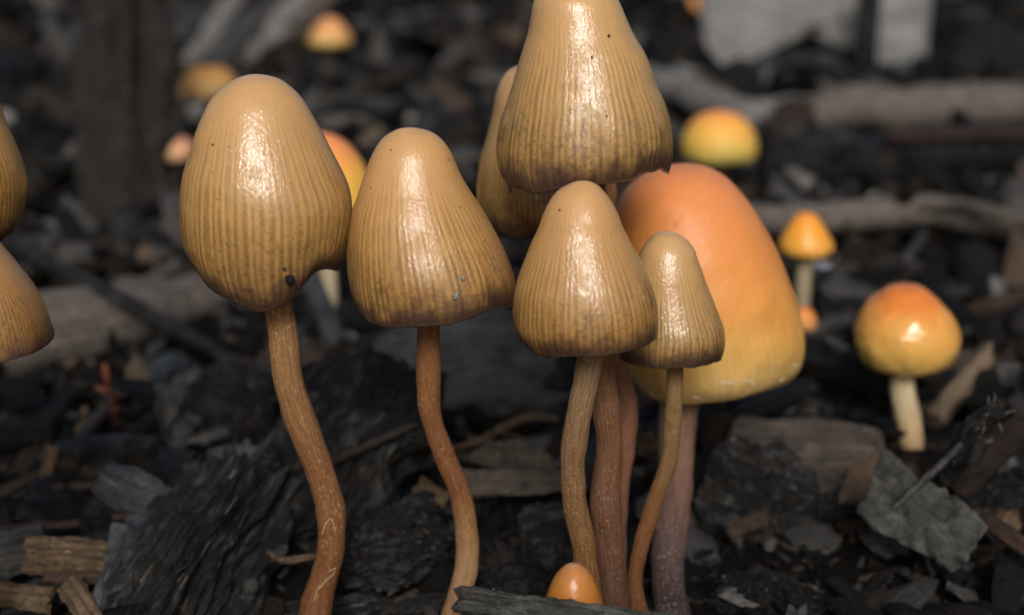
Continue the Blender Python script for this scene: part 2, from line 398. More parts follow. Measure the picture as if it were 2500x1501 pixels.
# ---------------------------------------------------------------- wood shapes
def wood_mesh(name, L, W, T, seed, ns=40, na=28, ex=3.0, groove=0.10, jag=0.10, taper=(0, 0), wob=0.10, bend=(0, 0), fibre=7.0, mat=None, tlen=4.0):
    """a split piece of wood along local x: grooved along its grain, ends torn"""
    t = np.linspace(-0.5, 0.5, ns)
    a = np.linspace(0, 2 * math.pi, na, endpoint=False)
    Tt, A = np.meshgrid(t, a, indexing='ij')
    ca, sa = np.cos(A), np.sin(A)
    cy = np.sign(ca) * np.abs(ca) ** (2 / ex) * W / 2
    cz = np.sign(sa) * np.abs(sa) ** (2 / ex) * T / 2
    e0 = np.clip(1 - (Tt + 0.5) * tlen, 0, 1); e1 = np.clip(1 - (0.5 - Tt) * tlen, 0, 1)
    s = (1 - taper[0] * e0 ** 1.1) * (1 - taper[1] * e1 ** 1.1)
    sw = s * (1 + wob * n1(t * 5 + seed * 7.1, seed)[:, None] * 2)
    sz = s * (1 + wob * n1(t * 4 + seed * 3.3, seed + 1)[:, None] * 2)
    x = Tt * L
    q = min(W, T) ; Q = max(W, T)
    fy, fz = fibre / W, fibre * 0.7 / max(T, W * 0.35)
    gr = fbm(np.stack([x * 0.8 / max(L, .1) * 2, cy * fy, cz * fz], -1), 4, seed + 3)
    lowf = fbm(np.stack([x * 2.0 / Q * 0.5, cy / Q * 1.5, cz / Q * 1.5], -1), 2, seed + 8)
    gr2 = fbm(np.stack([x * 3.0 / Q, cy * fy * 2.6, cz * fz * 2.6], -1), 3, seed + 13)
    k = 1 + groove * 2.2 * gr + groove * 0.9 * gr2 + wob * 1.5 * lowf
    y = cy * sw * k; z = cz * sz * k
    y += bend[0] * (1 - (2 * Tt) ** 2); z += bend[1] * (1 - (2 * Tt) ** 2)
    jn = fbm(np.stack([cy * fy * 0.9, cz * fz * 0.9, Tt * 0 + np.sign(Tt) * 3], -1), 3, seed + 5)
    x = x + jag * L * jn * np.abs(2 * Tt) ** 5
    V = np.stack([x, y, z], -1).reshape(-1, 3)
    F = []
    for i in range(ns - 1):
        for j in range(na):
            j2 = (j + 1) % na
            F.append((i * na + j, (i + 1) * na + j, (i + 1) * na + j2, i * na + j2))
    extra = []
    for end, i in ((0, 0), (1, ns - 1)):
        ring = V[i * na:(i + 1) * na]; c = ring.mean(0)
        b = len(V) + sum(len(e) for e in extra)
        inner = c + (ring - c) * 0.55
        inner[:, 0] += (0.3 * jag * L) * n1(np.arange(na) * 0.9 + seed, seed + 9) + (0.06 * q if end else -0.06 * q)
        cen = c.copy(); cen[0] += 0.08 * q if end else -0.08 * q
        extra.append(np.vstack([inner, cen[None]]))
        for j in range(na):
            j2 = (j + 1) % na
            f1 = (i * na + j, i * na + j2, b + j2, b + j); f2 = (b + j, b + j2, b + na)
            F.append(f1 if end == 0 else f1[::-1]); F.append(f2 if end == 0 else f2[::-1])
    V = np.vstack([V] + extra)
    return mesh_of(name, V, [f[::-1] for f in F], mat, smooth=True, sharp=32)

def wood(name, label, cat, mat, p0, p1, W, T, nrm=(0, 0, 1), seed=1, group=None, parent=None, **kw):
    m, L = frame(p0, p1, nrm)
    o = link(name, wood_mesh(name, L, W, T, seed, mat=M[mat], **kw))
    o.matrix_world = m
    if label: tag(o, label, cat, group)
    return o

def tube_pts(path, rad, na=10, seed=0, rough=0.0, cap=True):
    P = np.asarray(path, float); n = len(P)
    T = np.gradient(P, axis=0); T /= np.linalg.norm(T, axis=1)[:, None] + 1e-9
    ref = np.array([0, 0, 1.0]) if abs(T[n // 2][2]) < 0.8 else np.array([0, 1.0, 0])
    B = np.cross(T, ref); B /= np.linalg.norm(B, axis=1)[:, None] + 1e-9
    Nn = np.cross(B, T)
    a = np.linspace(0, 2 * math.pi, na, endpoint=False)
    R = np.broadcast_to(np.asarray(rad, float), (n,))[:, None]
    k = R * np.ones((1, na))
    if rough:
        q = P[:, None] + R[..., None] * (np.cos(a)[None, :, None] * B[:, None] + np.sin(a)[None, :, None] * Nn[:, None])
        r0 = R.mean()
        k = k * (1 + rough * 2 * fbm(q / (r0 * 1.6), 4, seed))
    V = P[:, None] + k[..., None] * (np.cos(a)[None, :, None] * B[:, None] + np.sin(a)[None, :, None] * Nn[:, None])
    V = V.reshape(-1, 3); F = []
    for i in range(n - 1):
        for j in range(na):
            j2 = (j + 1) % na
            F.append((i * na + j, i * na + j2, (i + 1) * na + j2, (i + 1) * na + j))
    if cap:
        b = len(V); V = np.vstack([V, P[0] - T[0] * R[0] * 0.3, P[-1] + T[-1] * R[-1] * 0.3])
        for j in range(na):
            j2 = (j + 1) % na
            F.append((j2, j, b)); F.append(((n - 1) * na + j, (n - 1) * na + j2, b + 1))
    return V, F
def smooth_path(pts, n):
    P = np.asarray(pts, float)
    d = np.r_[0, np.cumsum(np.linalg.norm(np.diff(P, axis=0), axis=1))]
    Q = catmull(d, P, np.linspace(0, d[-1], n))
    return Q
def catmull(xs, ys, xq):
    xs = np.asarray(xs, float); ys = np.asarray(ys, float)
    one = ys.ndim == 1
    if one: ys = ys[:, None]
    m = np.zeros_like(ys)
    h = np.diff(xs)[:, None]; dl = np.diff(ys, axis=0) / h
    m[0], m[-1] = dl[0], dl[-1]
    if len(xs) > 2: m[1:-1] = (dl[:-1] * h[1:] + dl[1:] * h[:-1]) / (h[1:] + h[:-1])
    i = np.clip(np.searchsorted(xs, xq) - 1, 0, len(xs) - 2)
    hh = (xs[i + 1] - xs[i])[:, None]; t = ((xq - xs[i])[:, None]) / hh
    r = (2*t**3-3*t**2+1)*ys[i] + (t**3-2*t**2+t)*hh*m[i] + (-2*t**3+3*t**2)*ys[i+1] + (t**3-t**2)*hh*m[i+1]
    return r[:, 0] if one else r
def stick(name, label, cat, mat, pts, rad, seed=1, n=60, na=14, rough=0.12, group=None, wob=0.0):
    P = smooth_path(pts, n)
    if wob: P = P + wob * np.stack([n1(np.linspace(0, 6, n), seed + q) for q in range(3)], -1)
    R = np.interp(np.linspace(0, 1, n), np.linspace(0, 1, len(np.atleast_1d(rad))), np.atleast_1d(rad))
    V, F = tube_pts(P, R, na, seed, rough)
    m, L = frame(P[0], P[-1], (0, 0.2, 1))
    Mi = np.array(m.inverted())
    Vl = (np.c_[V * CM, np.ones(len(V))] @ Mi.T)[:, :3] / CM
    o = link(name, mesh_of(name, Vl, F, M[mat])); o.matrix_world = m
    if label: tag(o, label, cat, group)
    return o

def lump_mesh(name, size, seed, ex=3.5, amp=0.16, freq=2.2, sub=5, cuts=6, crust=0.05, mat=None, grain=None, sharp=0):
    bm = bmesh.new(); bmesh.ops.create_icosphere(bm, subdivisions=sub, radius=1.0)
    V = np.array([v.co[:] for v in bm.verts]); F = [[v.index for v in f.verts] for f in bm.faces]; bm.free()
    d = V / np.linalg.norm(V, axis=1)[:, None]
    r = (np.abs(d) ** ex).sum(1) ** (-1 / ex)
    V = d * r[:, None]
    rs = np.random.RandomState(seed)
    for c in range(cuts):
        n = rs.normal(size=3); n /= np.linalg.norm(n); h = rs.uniform(0.62, 0.95)
        dd = V @ n - h
        V = V - np.where(dd > 0, dd, 0)[:, None] * n * 0.9
    q = V * (np.array(grain) if grain is not None else 1.0)
    f = fbm(q * freq, 4, seed) * amp + (-np.abs(fbm(q * freq * 2.4, 4, seed + 4)) + 0.2) * amp * 0.9 + fbm(q * freq * 7, 4, seed + 7, 0.6) * crust
    V = V * (1 + f)[:, None]
    return mesh_of(name, V * np.asarray(size) / 2, F, mat, sharp=sharp)
def lump(name, label, cat, mat, c, size, seed, rot=(0, 0, 0), group=None, **kw):
    o = link(name, lump_mesh(name, size, seed, mat=M[mat], **kw))
    o.location = Vector(c) * CM; o.rotation_euler = rot
    if label: tag(o, label, cat, group)
    return o

def plate(name, label, cat, mat, outline, ref, nrm, thick, seed, curl=0.05, jag=0.02, rings=9, ns=90, group=None):
    """a flat flake whose outline lies on the plane through ref with normal nrm"""
    nrm = np.asarray(nrm, float); nrm /= np.linalg.norm(nrm)
    ref = np.asarray(ref)
    pts = []
    for (px, py) in outline:
        d = ray(px, py); pts.append(CAMP + d * (np.dot(ref - CAMP, nrm) / np.dot(d, nrm)))
    pts = np.array(pts); c = pts.mean(0)
    ex = pts[0] - c; ex -= nrm * np.dot(ex, nrm)
    # long axis
    u, s, vt = np.linalg.svd(pts - c); ex = vt[0]; ey = np.cross(nrm, ex)
    P = np.stack([(pts - c) @ ex, (pts - c) @ ey], -1)
    P = np.vstack([P, P[:1]])
    dd = np.r_[0, np.cumsum(np.linalg.norm(np.diff(P, axis=0), axis=1))]
    s = np.linspace(0, dd[-1], ns, endpoint=False)
    O = np.stack([np.interp(s, dd, P[:, 0]), np.interp(s, dd, P[:, 1])], -1)
    sz = np.abs(P).max()
    O = O + jag * sz * np.stack([n1(s / sz * 9, seed), n1(s / sz * 9, seed + 1)], -1) * 2
    if (np.cross(np.r_[O[0], 0], np.r_[O[3], 0]))[2] < 0: O = O[::-1]
    V = [[0, 0]]
    rr = np.linspace(1 / rings, 1, rings) ** 0.9
    XY = np.vstack([np.zeros((1, 2))] + [O * r for r in rr])
    q = np.c_[XY / sz * 2.2, np.zeros(len(XY))]
    zc = curl * sz * (fbm(q, 3, seed + 2) * 2 + 0.6 * (XY[:, 0] / sz) ** 2)
    det = 0.25 * thick * fbm(np.c_[XY[:, 0] / sz * 4, XY[:, 1] / sz * 22, np.zeros(len(XY))], 4, seed + 5)
    edge = np.r_[0, np.repeat(rr, ns)]
    th = thick / 2 * (1 - 0.45 * edge ** 6)
    top = np.c_[XY, zc + th + det]; bot = np.c_[XY, zc - th - det * 0.5]
    n = len(XY); V = np.vstack([top, bot]); F = []
    for b, flip in ((0, False), (n, True)):
        for j in range(ns):
            f = (b, b + 1 + j, b + 1 + (j + 1) % ns); F.append(f[::-1] if flip else f)
        for r in range(rings - 1):
            for j in range(ns):
                j2 = (j + 1) % ns; a = b + 1 + r * ns
                f = (a + j, a + ns + j, a + ns + j2, a + j2); F.append(f[::-1] if flip else f)
    a = 1 + (rings - 1) * ns
    for j in range(ns):
        j2 = (j + 1) % ns; F.append((a + j, n + a + j, n + a + j2, a + j2))
    o = link(name, mesh_of(name, V, F, M[mat]))
    m = Matrix((Vector(ex), Vector(ey), Vector(nrm))).transposed().to_4x4(); m.translation = Vector(c) * CM
    o.matrix_world = m
    if label: tag(o, label, cat, group)
    return o

# ---------------------------------------------------------------- mushrooms
BVH = {}
def cap_geometry(rows, rim, Y, seed, nu=336, nv=84, tilt=0.0, crenel=0.0, lump=0.015, stripes=84):
    rows = np.array(rows, float)                       # py, xL, xR
    d = np.r_[0, np.cumsum(np.hypot(np.diff(rows[:, 0]), (np.abs(np.diff(rows[:, 1])) + np.abs(np.diff(rows[:, 2]))) / 2))]
    vq = np.linspace(0, 1, nv)
    R = catmull(d / d[-1], rows, vq)
    th = np.linspace(0, 2 * math.pi, nu, endpoint=False) + math.pi / 2      # seam at the back
    V = np.zeros((nv, nu, 3)); rc = []
    ey = np.array([0, math.cos(tilt), math.sin(tilt)])
    for i, (py, l, r) in enumerate(R):
        c = at((l + r) / 2, py, Y); rad = max((r - l) / 2 * depth(c) / FPX, 1e-4)
        V[i] = c + rad * (np.cos(th)[:, None] * np.array([1.0, 0, 0]) + np.sin(th)[:, None] * ey)
        rc.append((c, rad))
    # low lumps so no cap is a perfect turning
    cen = np.array([c for c, _ in rc])[:, None]
    rel = V - cen
    nz = fbm(V * 1.4, 2, seed) * lump * 2 * np.linspace(0.3, 1, nv)[:, None]
    V = cen + rel * (1 + nz)[..., None]
    # shallow radial ribs, deeper towards the margin
    if crenel:
        u = (th - math.pi / 2) / (2 * math.pi)
        rb = np.cos(2 * math.pi * stripes * u + 2 * n1(u * 20, seed))
        w = sstep(0.35, 1.0, vq)[:, None]
        V = V + (V - cen) * (crenel * rb[None] * w)[..., None]
    # the margin follows its own wavy line
    if rim is not None:
        rim = np.array(rim, float)
        px, py = proj(V[-1])
        front = np.sin(th) < 0
        tgt = catmull(rim[:, 0], rim[:, 1], np.clip(px, rim[0, 0], rim[-1, 0]))
        dl = tgt - py
        mir = np.interp((-(th)) % (2 * math.pi), np.sort(th % (2 * math.pi)), dl[np.argsort(th % (2 * math.pi))])
        wf = sstep(-0.25, 0.25, -np.sin(th))
        dl = dl * wf + np.clip(mir * 0.4, -18, 18) * (1 - wf)
        dz = -dl * depth(rc[-1][0]) / FPX / math.cos(PITCH)
        dz = dz + 0.012 * n1(th * 14, seed + 4) + 0.006 * n1(th * 45, seed + 5)
        w = sstep(0.55, 1.0, vq)
        V[:, :, 2] += w[:, None] * dz[None, :]
        # turn the margin inward where it hangs lowest
        pull = np.clip(-dz, 0, 0.6)[None, :] * (w ** 2)[:, None] * 0.42
        ch = V - cen; ch[..., 2] = 0; ch /= np.linalg.norm(ch, axis=2)[..., None] + 1e-6
        V -= ch * (pull * np.clip(-np.sin(th), 0, 1)[None, :])[..., None]
    return V, vq, th, rc

def grid_faces(nv, nu, off=0, flip=False):
    i = np.arange(nv - 1)[:, None] * nu; j = np.arange(nu)[None]; j2 = (j + 1) % nu
    F = np.stack([i + j, i + nu + j, i + nu + j2, i + j2], -1).reshape(-1, 4) + off
    return F[:, ::-1] if flip else F

def mushroom(name, label, group, Y, rows, rim, stem, mcap, mstem, seed, mgill='gill', ybase=None, stem_top=None, nu=336, nv=84, stripes=84,
             crenel=0.0030, cat='mushroom', lumpy=0.015, zend=-0.35, stem_n=96):
    V, vq, th, rc = cap_geometry(rows, rim, Y, seed, nu, nv, crenel=crenel, lump=lumpy, stripes=stripes)
    # ---- stem path first, its foot is the thing's origin
    S = np.array(stem, float)
    yb = Y if ybase is None else ybase
    pyr = S[:, 0]; w = (pyr - pyr[0]) / max(pyr[-1] - pyr[0], 1)
    P = np.array([at((l + r) / 2, py, Y + (yb - Y) * q) for (py, l, r), q in zip(S, w)])
    Rr = np.array([(r - l) / 2 * depth(p) / FPX for (py, l, r), p in zip(S, P)])
    rimc = V[-1].mean(0)
    apex = V[0].mean(0)
    inside = P[0] * 0.25 + (rimc + (apex - rimc) * 0.42) * 0.75
    inside[2] = max(inside[2], P[0][2] + 0.25)
    P = np.vstack([inside, P]); Rr = np.r_[Rr[0] * 0.9, Rr]
    dirn = P[-1] - P[-2]; dirn /= np.linalg.norm(dirn); dirn = dirn * np.array([0.5, 0.5, 1]); dirn /= np.linalg.norm(dirn)
    gzv = float(ground_z(P[-1][0], P[-1][1])) + zend
    if P[-1][2] > gzv:
        P = np.vstack([P, P[-1] + dirn * ((P[-1][2] - gzv) / max(-dirn[2], 0.2))]); Rr = np.r_[Rr, Rr[-1] * 1.15]
    foot = P[-1].copy(); foot[2] = max(foot[2], -0.2)
    root = thing(name, label, cat, foot, group)
    d = np.r_[0, np.cumsum(np.linalg.norm(np.diff(P, axis=0), axis=1))]
    tq = np.linspace(0, d[-1], stem_n)
    PP = catmull(d, P, tq); RR = catmull(d, Rr, tq)
    na = 40
    Vs, Fs = tube_pts(PP, RR, na, seed, 0.06)
    uvs = np.stack([np.tile(np.arange(na) / na, stem_n), np.repeat(np.linspace(0, 1, stem_n), na)], -1)
    uvs = np.vstack([uvs, [[0, 0], [0, 1]]])
    so = link('stem', mesh_of('stem', Vs - foot, Fs, mstem, uv=uvs), root)
    # ---- cap skin, lip and the hollow underneath
    nvv, nuu = V.shape[:2]
    cx = rimc.copy()
    rings = [V]; uvv = [vq]
    lip = []
    H = apex[2] - rimc[2]
    for kx, up in ((0.965, 0.02), (0.93, 0.06 * H), (0.80, 0.16 * H), (0.55, 0.22 * H), (0.25, 0.24 * H)):
        rg = V[-1].copy(); rg[:, :2] = cx[:2] + (rg[:, :2] - cx[:2]) * kx
        mixz = (1 - kx) * 1.2
        rg[:, 2] = rg[:, 2] * (1 - min(mixz, 1)) + rimc[2] * min(mixz, 1) + up
        lip.append(rg)
    A = np.concatenate([V] + [l[None] for l in lip], 0)
    n_all = A.shape[0]
    uvc = np.zeros((n_all, nuu, 2)); uvc[..., 0] = (np.arange(nuu) / nuu)[None]; uvc[..., 1] = np.r_[vq, np.ones(5)][:, None]
    F = [tuple(f) for f in grid_faces(n_all, nuu)]
    pts = A.reshape(-1, 3)
    b = len(pts)
    pts = np.vstack([pts, A[-1].mean(0)[None]])
    for j in range(nuu): F.append(((n_all - 1) * nuu + j, b, (n_all - 1) * nuu + (j + 1) % nuu))
    uvc = np.vstack([uvc.reshape(-1, 2), [[0, 1]]])
    co = link('cap', mesh_of('cap', pts - foot, F, mcap, uv=uvc), root)
    BVH[root.name] = (BVHTree.FromPolygons((pts).tolist(), [tuple(int(q) for q in f) for f in F]), foot, co)
    # ---- gills: thin blades standing under the cap
    ng = 56; gv, gf = [], []
    for q in range(ng):
        j = int(q * nuu / ng) % nuu
        col = [lip[1][j], lip[2][j], lip[3][j]]
        drop = [0.02, 0.07 * H, 0.08 * H]
        for p_, dr in zip(col, drop):
            t_ = np.cross([0, 0, 1.0], p_ - cx); t_ /= np.linalg.norm(t_) + 1e-9; t_ = t_ * 0.008
            gv += [p_ + t_ + [0, 0, 0.02], p_ - t_ + [0, 0, 0.02], p_ - t_ - [0, 0, dr], p_ + t_ - [0, 0, dr]]
        o_ = q * 12
        for s_ in range(2):
            a_ = o_ + s_ * 4
            for e in range(4): gf.append((a_ + e, a_ + (e + 1) % 4, a_ + 4 + (e + 1) % 4, a_ + 4 + e))
        gf.append((o_, o_ + 3, o_ + 2, o_ + 1)); gf.append((o_ + 8, o_ + 9, o_ + 10, o_ + 11))
    link('gills', mesh_of('gills', np.array(gv) - foot, gf, M[mgill], smooth=False), root)
    return root

BR = 'brown stripe-capped mushrooms'
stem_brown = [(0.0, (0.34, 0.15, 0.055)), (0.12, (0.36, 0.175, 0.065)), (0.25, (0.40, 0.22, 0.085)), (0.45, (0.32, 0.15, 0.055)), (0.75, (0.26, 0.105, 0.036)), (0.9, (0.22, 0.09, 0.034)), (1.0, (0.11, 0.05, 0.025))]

m1 = mushroom('mushroom', 'tallest egg-shaped brown striped cap with a black dirt pellet near its notched rim', BR, 14.5,
    [(181.5, 622, 624), (184, 602, 645), (194, 573, 680), (216, 540, 711), (246, 513, 739), (281, 495, 761), (325, 478, 786), (369, 466, 809), (413, 453, 831), (456, 447, 849),
     (500, 444, 858), (544, 445, 857), (588, 452, 850), (628, 467, 843), (660, 487, 827)],
    [(485, 664), (505, 702), (531, 724), (566, 745), (593, 759), (619, 768), (663, 759), (702, 743), (724, 724), (746, 693), (768, 669), (785, 661), (828, 661)],
    [(750, 646, 714), (825, 655, 726), (878, 661.6, 730.5), (930.5, 668, 739.5), (983, 681.6, 755), (1036, 700, 776), (1088, 721, 796), (1141, 743, 813), (1194, 762, 829),
     (1246, 772, 843), (1299, 775, 843), (1351.6, 769.5, 837), (1404, 758, 826), (1457, 741, 815), (1501, 727, 808)],
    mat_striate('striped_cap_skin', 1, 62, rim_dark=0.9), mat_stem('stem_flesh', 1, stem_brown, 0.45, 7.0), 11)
m2 = mushroom('mushroom', 'brown striped bell cap with two grey grit specks and a single curvy stem', BR, 14.5,
    [(312.6, 997, 999), (315, 975, 1023), (323, 956, 1051), (337, 935, 1073), (363, 916, 1095), (392, 902, 1109), (435.5, 885.5, 1129), (472, 873, 1151), (508, 860, 1175), (545, 853, 1197),
     (581, 848, 1217), (617.5, 846, 1235), (654, 846.6, 1249), (683, 850, 1256), (712, 856, 1257), (737.6, 866, 1252)],
    [(866, 745), (875, 763), (891, 783), (920, 796), (975, 801), (1018, 798), (1091, 794), (1146, 779), (1186, 763), (1211, 752), (1252, 757)],
    [(785, 1020, 1075), (878, 1017, 1075), (930.5, 1017, 1075), (983, 1019.5, 1076), (1036, 1031.6, 1084), (1088, 1050, 1103), (1141, 1071, 1126), (1194, 1094, 1147), (1246, 1106, 1160.5),
     (1299, 1111.6, 1167), (1351.6, 1113, 1169.5), (1404, 1106, 1163), (1457, 1092, 1145), (1501, 1076, 1126)],
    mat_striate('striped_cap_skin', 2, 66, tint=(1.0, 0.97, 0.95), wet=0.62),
    mat_stem('stem_flesh', 2, [(0.0, (0.30, 0.13, 0.045)), (0.3, (0.31, 0.135, 0.045)), (0.52, (0.27, 0.105, 0.035)), (0.62, (0.40, 0.21, 0.08)), (0.70, (0.52, 0.33, 0.16)), (0.82, (0.46, 0.27, 0.13)), (1.0, (0.30, 0.14, 0.06))], 0.35, 6.5), 12)
m3 = mushroom('mushroom', 'largest brown striped cap with torn dark rim, highest of the central cluster', BR, 15.0,
    [(-78, 1404, 1406), (-75, 1385, 1426), (-66, 1362, 1449), (-48, 1338, 1471), (-22, 1318, 1492), (0, 1305, 1509), (42, 1295, 1528), (84, 1287, 1547), (125, 1274, 1572), (167, 1261, 1591), (209, 1248, 1605), (251, 1236, 1622),
     (292.5, 1223, 1633), (334, 1216, 1639), (376, 1215, 1640), (404, 1221, 1635), (428, 1232, 1628)],
    [(1234, 440), (1240, 463), (1259, 460), (1296, 472), (1325, 470), (1359, 464), (1400, 458), (1459, 454), (1505, 449), (1547, 439), (1572, 426), (1593, 423), (1610, 416), (1628, 425)],
    [(450, 1428, 1478), (700, 1425, 1480), (860, 1438, 1496), (930, 1444, 1502), (1018, 1448, 1517), (1062, 1456, 1519), (1107, 1456, 1519), (1151, 1450, 1517), (1240, 1440, 1517), (1330, 1452, 1524), (1420, 1460, 1530), (1501, 1466, 1540)],
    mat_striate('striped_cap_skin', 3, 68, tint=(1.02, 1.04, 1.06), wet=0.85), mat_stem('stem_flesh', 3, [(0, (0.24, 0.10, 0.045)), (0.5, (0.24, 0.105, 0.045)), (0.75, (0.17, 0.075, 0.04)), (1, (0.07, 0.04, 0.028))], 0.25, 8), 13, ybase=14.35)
m4 = mushroom('mushroom', 'smooth-topped brown bell cap in front of the cluster, olive stem speckled with white', BR, 13.65,
    [(442, 1423, 1426), (445, 1402, 1443), (451, 1388, 1457), (465, 1364, 1472.6), (489, 1344, 1491.5), (523, 1326.5, 1509), (557.5, 1314.5, 1522), (592, 1299, 1539.6), (626, 1285, 1560), (660.5, 1271.5, 1577),
     (695, 1260.5, 1591), (729, 1255, 1601), (764, 1253, 1606), (798, 1258, 1605), (825, 1272, 1600)],
    [(1272, 832), (1289, 851), (1309, 865), (1333, 872), (1375, 873), (1426, 869.5), (1478, 869.5), (1515.5, 863), (1550, 853), (1577, 843), (1593, 834), (1600, 825.5)],
    [(860, 1412, 1474), (929, 1399, 1461.5), (973.6, 1390, 1451), (1018, 1382, 1443.7), (1062.6, 1374.7, 1436), (1107, 1369, 1430), (1151.7, 1368, 1428), (1196, 1369, 1430), (1240.7, 1375, 1436), (1285, 1386, 1446),
     (1330, 1394.7, 1455), (1374, 1398, 1458), (1419, 1401, 1464), (1501, 1410, 1477)],
    mat_striate('striped_cap_skin', 4, 64, tint=(0.97, 0.93, 0.88)),
    mat_stem('stem_flesh', 4, [(0, (0.37, 0.235, 0.125)), (0.2, (0.36, 0.23, 0.12)), (0.45, (0.30, 0.165, 0.07)), (0.68, (0.28, 0.13, 0.035)), (0.8, (0.34, 0.13, 0.03)), (1, (0.22, 0.08, 0.025))], 0.25, 9, dot=0.7, fleckcol=(0.60, 0.48, 0.28)), 14, ybase=13.9)
m5 = mushroom('mushroom', 'smallest brown striped cap overlapping the big orange cap, thin bent stem', BR, 14.75,
    [(565, 1631, 1633), (567, 1616, 1645), (571, 1601, 1656), (585, 1584, 1677), (609, 1567, 1696), (633, 1557, 1704.5), (660.5, 1549, 1715), (695, 1541, 1727), (729, 1533, 1740.6), (764, 1525, 1754),
     (798, 1517, 1766), (832, 1512, 1769), (860, 1513, 1764), (876, 1517, 1758)],
    [(1513, 878), (1546, 891), (1591, 898), (1625.5, 902), (1667, 898), (1701, 896), (1735.5, 889), (1760, 880)],
    [(888, 1628.5, 1668.5), (973.6, 1626, 1666), (1018, 1623, 1665), (1062.6, 1619.5, 1662), (1107, 1616, 1657), (1151.7, 1604, 1646), (1196, 1587, 1628.5), (1240.7, 1571.5, 1613), (1285, 1558, 1599.5), (1330, 1545, 1586),
     (1374, 1536, 1574), (1419, 1531, 1570), (1463, 1535, 1575), (1501, 1538.5, 1584)],
    mat_striate('striped_cap_skin', 5, 54, tint=(0.95, 0.98, 1.0)),
    mat_stem('stem_flesh', 5, [(0, (0.36, 0.22, 0.09)), (0.35, (0.30, 0.18, 0.065)), (0.55, (0.26, 0.105, 0.03)), (0.8, (0.22, 0.08, 0.025)), (1, (0.16, 0.065, 0.03))], 0.25, 9, dot=0.55), 15, ybase=14.5)
m7 = mushroom('mushroom', 'brown striped cap half hidden behind the largest brown cap', BR, 16.8,
    [(152, 1329, 1337), (155, 1295, 1372), (161, 1264, 1406), (177, 1236, 1434), (205, 1218, 1450), (234, 1209, 1458), (284, 1200, 1466), (334, 1188, 1478), (384, 1173, 1490), (434, 1165, 1499), (460, 1163, 1503), (485, 1165, 1504), (518, 1174, 1500), (547, 1190, 1490)],
    [(1190, 552), (1200, 567), (1225, 580), (1260, 585), (1300, 583), (1400, 583), (1450, 578), (1488, 556)],
    [(575, 1370, 1425), (700, 1420, 1475), (800, 1462, 1512), (871, 1481, 1522), (929, 1494, 1544), (973, 1504, 1555), (1018, 1508, 1557), (1062, 1508, 1553), (1107, 1502, 1548), (1151, 1496, 1541), (1240, 1484, 1532), (1330, 1480, 1530), (1420, 1480, 1532), (1501, 1486, 1536)],
    mat_striate('striped_cap_skin', 7, 84), mat_stem('stem_flesh', 7, [(0, (0.26, 0.10, 0.05)), (0.6, (0.25, 0.10, 0.045)), (1, (0.10, 0.05, 0.03))], 0.25, 8), 17, ybase=14.6)
# two brown ones that lean in from beyond the frame
m8 = mushroom('mushroom', 'yellowish brown cap overhanging another brown cap at the left', BR, 15.2,
    [(120, -152, -148), (123, -185, -115), (135, -215, -86), (170, -250, -50), (230, -285, -18), (300, -315, 3), (360, -338, 28), (410, -350, 46), (450, -355, 54), (500, -352, 52), (545, -338, 42), (570, -320, 26)],
    [(-320, 570), (-280, 590), (-150, 612), (-40, 602), (0, 590), (26, 573)],
    [(590, -180, -118), (800, -178, -112), (1000, -192, -122), (1250, -170, -100), (1501, -165, -92)],
    mat_striate('striped_cap_skin', 8, 84, tint=(1.0, 0.92, 0.75)), mat_stem('stem_flesh', 8, stem_brown, 0.6, 7.0), 18, nu=240, nv=60)
m9 = mushroom('mushroom', 'pinkish tan flared cap with pale margin beneath another cap at the left', BR, 13.4,
    [(500, -132, -128), (504, -165, -95), (520, -195, -65), (560, -228, -32), (600, -255, -8), (640, -278, 22), (680, -305, 52), (720, -330, 78), (760, -350, 97), (800, -365, 111), (832, -372, 121)],
    [(-372, 835), (-300, 880), (-150, 905), (-60, 898), (0, 888), (50, 872), (95, 856), (121, 838)],
    [(880, -160, -95), (1050, -165, -100), (1250, -150, -82), (1501, -170, -98)],
    mat_striate('striped_cap_skin', 9, 120, tint=(0.95, 0.87, 0.86), rim_dark=0.0, wet=0.7), mat_stem('stem_flesh', 9, stem_brown, 0.6, 7.0), 19, nu=240, nv=60, crenel=0.0)

